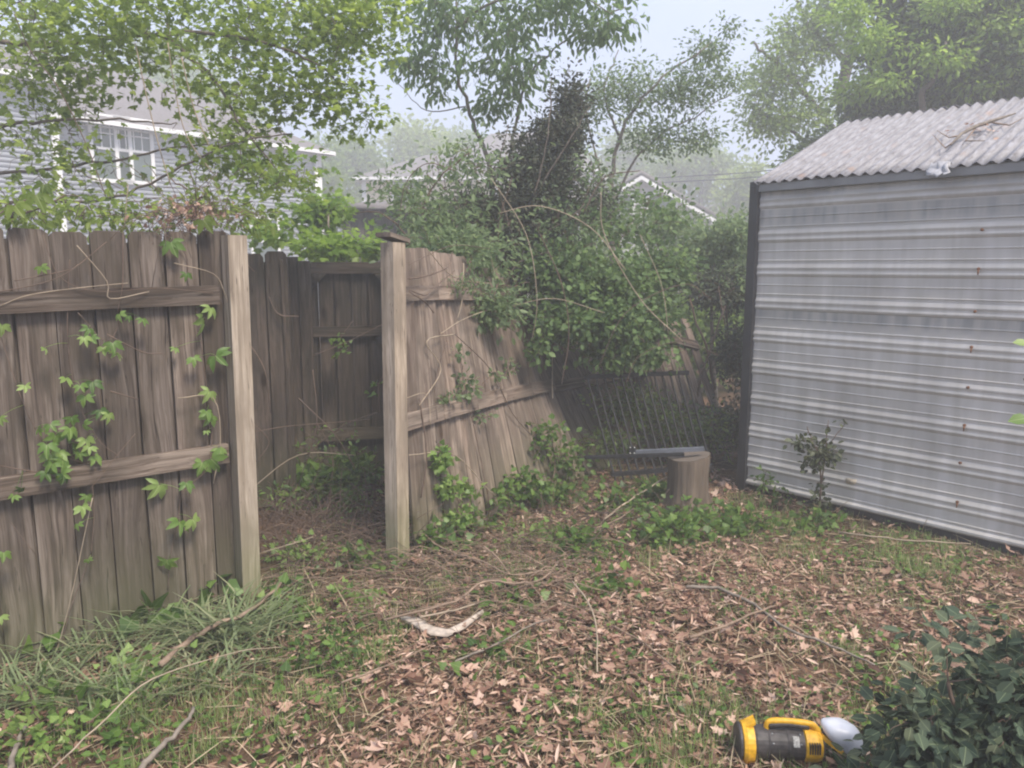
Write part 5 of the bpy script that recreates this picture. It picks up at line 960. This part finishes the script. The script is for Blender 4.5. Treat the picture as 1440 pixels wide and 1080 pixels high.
T = [(0, 1, 2), (0, 2, 3), (3, 2, 4), (3, 4, 5), (5, 4, 6), (5, 6, 7), (7, 6, 8), (7, 8, 9), (9, 8, 1), (9, 1, 0), (0, 3, 9), (3, 5, 9), (5, 7, 9), (1, 8, 2), (2, 8, 4), (4, 8, 6)]
T += [(0, 3, 2), (0, 2, 1)] if False else []
mb.add(V, T+[(0, 9, 3)][:0], .5); o = mb.build('nozzle', clr, tool, smooth=True); md = o.modifiers.new('s', 'SUBSURF'); md.levels = md.render_levels = 2; md.subdivision_type = 'CATMULL_CLARK'
mb = MB(); mb.tube(smooth_path([TP(.268, 0, .10), TP(.285, 0, .12), TP(.30, 0, .10), TP(.31, 0, .07)], 5), .012, 8); mb.build('nozzle_collar', blk, tool, smooth=True)
mb = MB()
for s_, a_ in ((.10, .5), (.19, .5), (.10, 1.1), (.19, 1.1)):
    p = TP(s_, -.0545*math.cos(a_), .062+.0545*math.sin(a_)); d_ = nrm(p-TP(s_, 0, .062)); mb.tube([p-d_*.003, p+d_*.001], .004, 8)
mb.build('screws', plain('screw_steel', (.3, .3, .3), .4, metal=.8), tool)
mb = MB(); lathe(mb, [(.148, .0526), (.150, .0542), (.153, .0542), (.155, .0526)]); mb.build('seam_ring', blk, tool)
mb = MB(); V2 = []
for s_ in (.165, .185):
    for a_ in (.35, .75, 1.0): V2.append(TP(s_, -.0535*math.cos(a_), .062+.0535*math.sin(a_)))
mb.add(V2, [(0, 3, 4), (0, 4, 1), (1, 4, 5), (1, 5, 2)], .5); mb.build('rating_sticker', plain('scuffed_sticker', (.35, .34, .32), .6, nscale=200, var=.5), tool)

# ------------------------------------------------------------------ houses beyond
def sidingmat(name, c): return plain(name, c, .6, nscale=3, var=.06)
roofm = plain('asphalt_shingles', (.17, .155, .155), .95, nscale=14, var=.3, bump=.4, bscale=20, vec=(1, 1, 4)); white = plain('white_trim', (.78, .78, .78), .5, var=.04)
glass, nt, nd, ln = newmat('window_glass'); out = nd.new('ShaderNodeOutputMaterial'); b = nd.new('ShaderNodeBsdfPrincipled'); b.inputs['Base Color'].default_value = (.10, .13, .12, 1); b.inputs['Roughness'].default_value = .08; ln.new(b.outputs[0], out.inputs[0])
def lapwall(mb, a, b, z0, z1, nf, lap=.11, clip=None):
    a = v3(*a[:2]); b = v3(*b[:2]); z = z0
    while z < z1-.01:
        h = min(lap, z1-z); A_, B_ = a, b
        if clip: A_, B_ = clip(a, b, z+h)
        p = [A_+UP*z+nf*.014, B_+UP*z+nf*.014, B_+UP*(z+h)+nf*.004, A_+UP*(z+h)+nf*.004, A_+UP*z, B_+UP*z]
        mb.add(p, [(0, 1, 2), (0, 2, 3), (4, 5, 1), (4, 1, 0)], random.random()); z += h
def window(c, u, nf, w, h, root, grid=True, fr=.09):
    mb = MB()
    for s in (-1, 1): mb.plank(c+u*s*(w/2+fr/2)-UP*(h/2+fr)+nf*.05, c+u*s*(w/2+fr/2)+UP*(h/2+fr)+nf*.05, u*fr, nf*.06)
    for s in (-1, 1): mb.plank(c-u*w/2+UP*s*(h/2+fr/2)+nf*.05, c+u*w/2+UP*s*(h/2+fr/2)+nf*.05, UP*fr, nf*.06)
    f = mb.build('window', white, root)
    mb = MB(); mb.plank(c-UP*h/2+nf*.03, c+UP*h/2+nf*.03, u*w, nf*.02); mb.build('pane', glass, f)
    mb = MB(); mb.plank(c-u*w/2+nf*.05, c+u*w/2+nf*.05, UP*.06, nf*.03)
    if grid:
        for k_ in (-1, 0, 1): mb.plank(c+u*k_*w/4+nf*.047+UP*.03, c+u*k_*w/4+UP*(h/2)+nf*.047, u*.03, nf*.015)
        mb.plank(c-u*w/2+UP*h*.25+nf*.049, c+u*w/2+UP*h*.25+nf*.049, UP*.03, nf*.015)
    mb.build('muntins', white, f)
def house(name, label, corners, ez, ridge, wallm, ov=.35, z0=-.3, lap=.14, hip=True):
    """corners: four ground points anticlockwise starting front-left; ridge: two points with height"""
    root = thing(name, label, 'house', corners[0]); cs = [v3(*c[:2]) for c in corners]; cen = sum(cs)/4; fs = []
    for i in range(4):
        a, b_ = cs[i], cs[(i+1) % 4]; u = nrm(b_-a); nf = nrm((u[1], -u[0], 0)); nf = nf if np.dot(nf, (a+b_)/2-cen) > 0 else -nf; fs.append((a, b_, u, nf)); mb = MB(); lapwall(mb, a, b_, z0, ez, nf, lap); mb.build('wall', wallm, root)
        mb = MB(); mb.plank(a+nf*.0-UP*(-z0), a+UP*ez, u*.16, nf*.16); mb.build('corner_board', white, root)
    e = [c+nrm(c-cen)*ov*1.41+UP*ez for c in cs]; r0, r1 = [np.array(p, float) for p in ridge]; mb = MB()
    fl_ = [(e[0], e[1], r1, r0), (e[1], e[2], r1, None), (e[2], e[3], r0, r1), (e[3], e[0], r0, None)]
    for q in fl_:
        ps = [p for p in q if p is not None]; ids = [(0, 1, 2)]+([(0, 2, 3)] if len(ps) == 4 else []); mb.add(ps, ids, .5)
    mb.build('roof', roofm, root)
    mb = MB()
    for i in range(4):
        a, b_ = e[i], e[(i+1) % 4]; u = nrm(b_-a); n_ = fs[i][3]; mb.plank(a-UP*.065+n_*.03, b_-UP*.065+n_*.03, UP*.11, n_*.12)
    mb.build('gutter', white, root)
    mb = MB(); mb.add([p-UP*.14 for p in e], [(0, 2, 1), (0, 3, 2)], .5); mb.build('soffit', white, root)
    return root, fs
HA = v3(-11.0, 18.5); HB = v3(-6.0, 24.5); hu = nrm(HB-HA); hb = nrm((-hu[1], hu[0], 0)); gs = sidingmat('blue_grey_siding', (.50, .53, .58))
h1, fs = house('house', 'two storey blue grey sided house behind the maple boughs on the left', [HA, HB, HB+hb*8.5, HA+hb*8.5], 5.15, [HA+hb*4.2+hu*1.0+UP*7.5, HB+hb*4.2-hu*3.6+UP*7.5], gs, lap=.105)
nf = fs[0][3]
for px, py, w_, h_ in ((155, 210, .85, 1.45), (188, 213, .80, 1.45)):
    c = PP(px, py, HA+nf*.02, nf); window(c, hu, nf, w_, h_, h1)
c = PP(372, 340, HA+nf*.02, nf); window(c, hu, nf, .8, 1.3, h1)
mb = MB(); mb.tube([HB+nf*.1-hu*.15+UP*5.0, HB+nf*.1-hu*.15+UP*0], .05, 8); mb.build('downspout', white, h1)
mb = MB(); mb.tube([HA+nf*.1+hu*.18+UP*5.0, HA+nf*.1+hu*.18+UP*0], .05, 8); mb.build('downspout', white, h1)
WA = HA+nf*1.6-hu*6; WB = HA+nf*1.6-hu*.25
house('house_wing', 'projecting blue grey wing at the far left edge beside the main grey house', [WA, WB, WB+hb*6, WA+hb*6], 5.6, [WA+hb*3+hu*2+UP*7.6, WB+hb*3-hu*2+UP*7.6], gs, lap=.105)
cs_ = sidingmat('cream_siding', (.80, .72, .54))
a = pt(513, 300, 31); b_ = pt(700, 300, 31)
h2, f2_ = house('house', 'cream sided house with a grey hipped roof seen past the gate opening', [a, b_, b_+v3(2, 8), a+v3(0, 8)], pt(513, 250, 31)[2], [pt(600, 218, 35)*[1, 1, 1], pt(680, 215, 35)], cs_)
c = PP(570, 267, a-v3(0, .03), (0, -1, 0)); window(c, v3(1, 0), v3(0, -1), .9, .8, h2, grid=False)
a = pt(640, 300, 37); b_ = pt(830, 300, 38); bs = sidingmat('beige_siding', (.52, .47, .40))
house('house', 'taller house with a long grey roof partly hidden by the dark leaning column', [a, b_, b_+v3(2, 9), a+v3(0, 9)], pt(640, 235, 37)[2], [pt(690, 188, 41), pt(790, 185, 42)], bs)
# gabled house right of centre
def gable_house(name, label, pxl, pxr, apex, eave_py, Y, wm, depth=9, win=()):
    L = pt(pxl, eave_py, Y); Rr = pt(pxr, eave_py, Y); ap = pt(apex[0], apex[1], Y); ap[1] = Y; ez = L[2]
    root = thing(name, label, 'house', (L[0], Y, 0)); l = v3(L[0], Y); r = v3(Rr[0], Y); nf = v3(0, -1)
    def clip(a_, b__, z):
        if z <= ez: return a_, b__
        k = (z-ez)/(ap[2]-ez); A_ = v3(L[0]+(ap[0]-L[0])*k, Y); B_ = v3(Rr[0]+(ap[0]-Rr[0])*k, Y); return A_, B_
    mb = MB(); lapwall(mb, l, r, 0, ap[2]-.02, nf, .16, clip); mb.build('front_wall', wm, root)
    mb = MB(); lapwall(mb, l+v3(0, depth), l, 0, ez, v3(-1, 0), .16); mb.build('side_wall', wm, root); mb = MB(); lapwall(mb, r, r+v3(0, depth), 0, ez, v3(1, 0), .16); mb.build('side_wall', wm, root)
    mb = MB(); ap2 = ap-v3(0, .3); o1 = (L-ap)*1.08+ap-v3(0, .3); o2 = (Rr-ap)*1.08+ap-v3(0, .3); D = v3(0, depth+.6)
    mb.add([ap2, o1, o1+D, ap2+D, o2, o2+D], [(0, 1, 2), (0, 2, 3), (0, 3, 5), (0, 5, 4)], .5); o = mb.build('roof', roofm, root); md = o.modifiers.new('t', 'SOLIDIFY'); md.thickness = .12
    mb = MB(); mb.plank(ap-v3(0, .32, .12), o1-v3(0, .02, .12), UP*.13, v3(0, .04)); mb.plank(ap-v3(0, .32, .12), o2-v3(0, .02, .12), UP*.13, v3(0, .04)); mb.build('barge_board', white, root)
    for px, py, w_, h_ in win: window(pt(px, py, Y)*[1, 0, 1]+v3(0, Y-.02), v3(1, 0), nf, w_, h_, root, grid=False)
pg = sidingmat('pale_siding', (.58, .56, .55))
gable_house('house', 'pale gabled house with a dark grey roof behind the airy tree', 800, 1000, (900, 246), 305, 27, pg, win=((870, 300, .9, 1.2), (930, 300, .9, 1.2)))
gable_house('house', 'small distant white gabled house just left of the shed', 995, 1045, (1018, 285), 300, 46, sidingmat('white_siding', (.7, .7, .7)))
# dark outbuilding behind the gate
ob = thing('outbuilding', 'dark board outbuilding with a low grey roof above the gate', 'outbuilding', (-2.3, 11.5, 0)); oa = pt(484, 300, 11.5)*[1, 1, 0]; oc = pt(610, 300, 12.0)*[1, 1, 0]; picket_run(oa, oc, 2.5, v3(0, -1), M_DARKWOOD, ob, name='board_wall', w=.14, gap=.002)
mb = MB(); mb.plank(oa+v3(0, .06, .0), oa+v3(0, .06, 2.5), v3(.08, 0), v3(0, .08)); mb.build('corner_post', M_DARKWOOD, ob)
mb = MB(); f0 = oa+v3(-.25, -.25, 2.52); f1 = oc+v3(.3, -.25, 2.52); mb.add([f0, f1, f1+v3(0, 2, .22), f0+v3(.6, 2, .22), f1+v3(0, 4, 0), f0+v3(0, 4, 0)], [(0, 1, 2), (0, 2, 3), (3, 2, 4), (3, 4, 5), (0, 3, 5)], .5); o = mb.build('roof', roofm, ob); md = o.modifiers.new('t', 'SOLIDIFY'); md.thickness = .06
mb = MB(); mb.plank(oa+v3(0, 3.5), oa+v3(0, 3.5)+UP*2.5, v3(.1, 0), v3(0, 7*.5)); 
# overhead cables
for i, (y0, y1) in enumerate(((247, 236), (254, 244))):
    mb = MB(); mb.tube(smooth_path([pt(700, y0-20, 34), pt(860, y0+2, 32), pt(980, y0, 30), pt(1110, y1, 28), pt(1250, y1-30, 26)], 6), .018, 4); o = mb.build('overhead_cable', iron); tag(o, ['upper thin cable crossing left of the shed roof', 'lower thin cable crossing left of the shed roof'][i], 'cable', 'overhead cables')
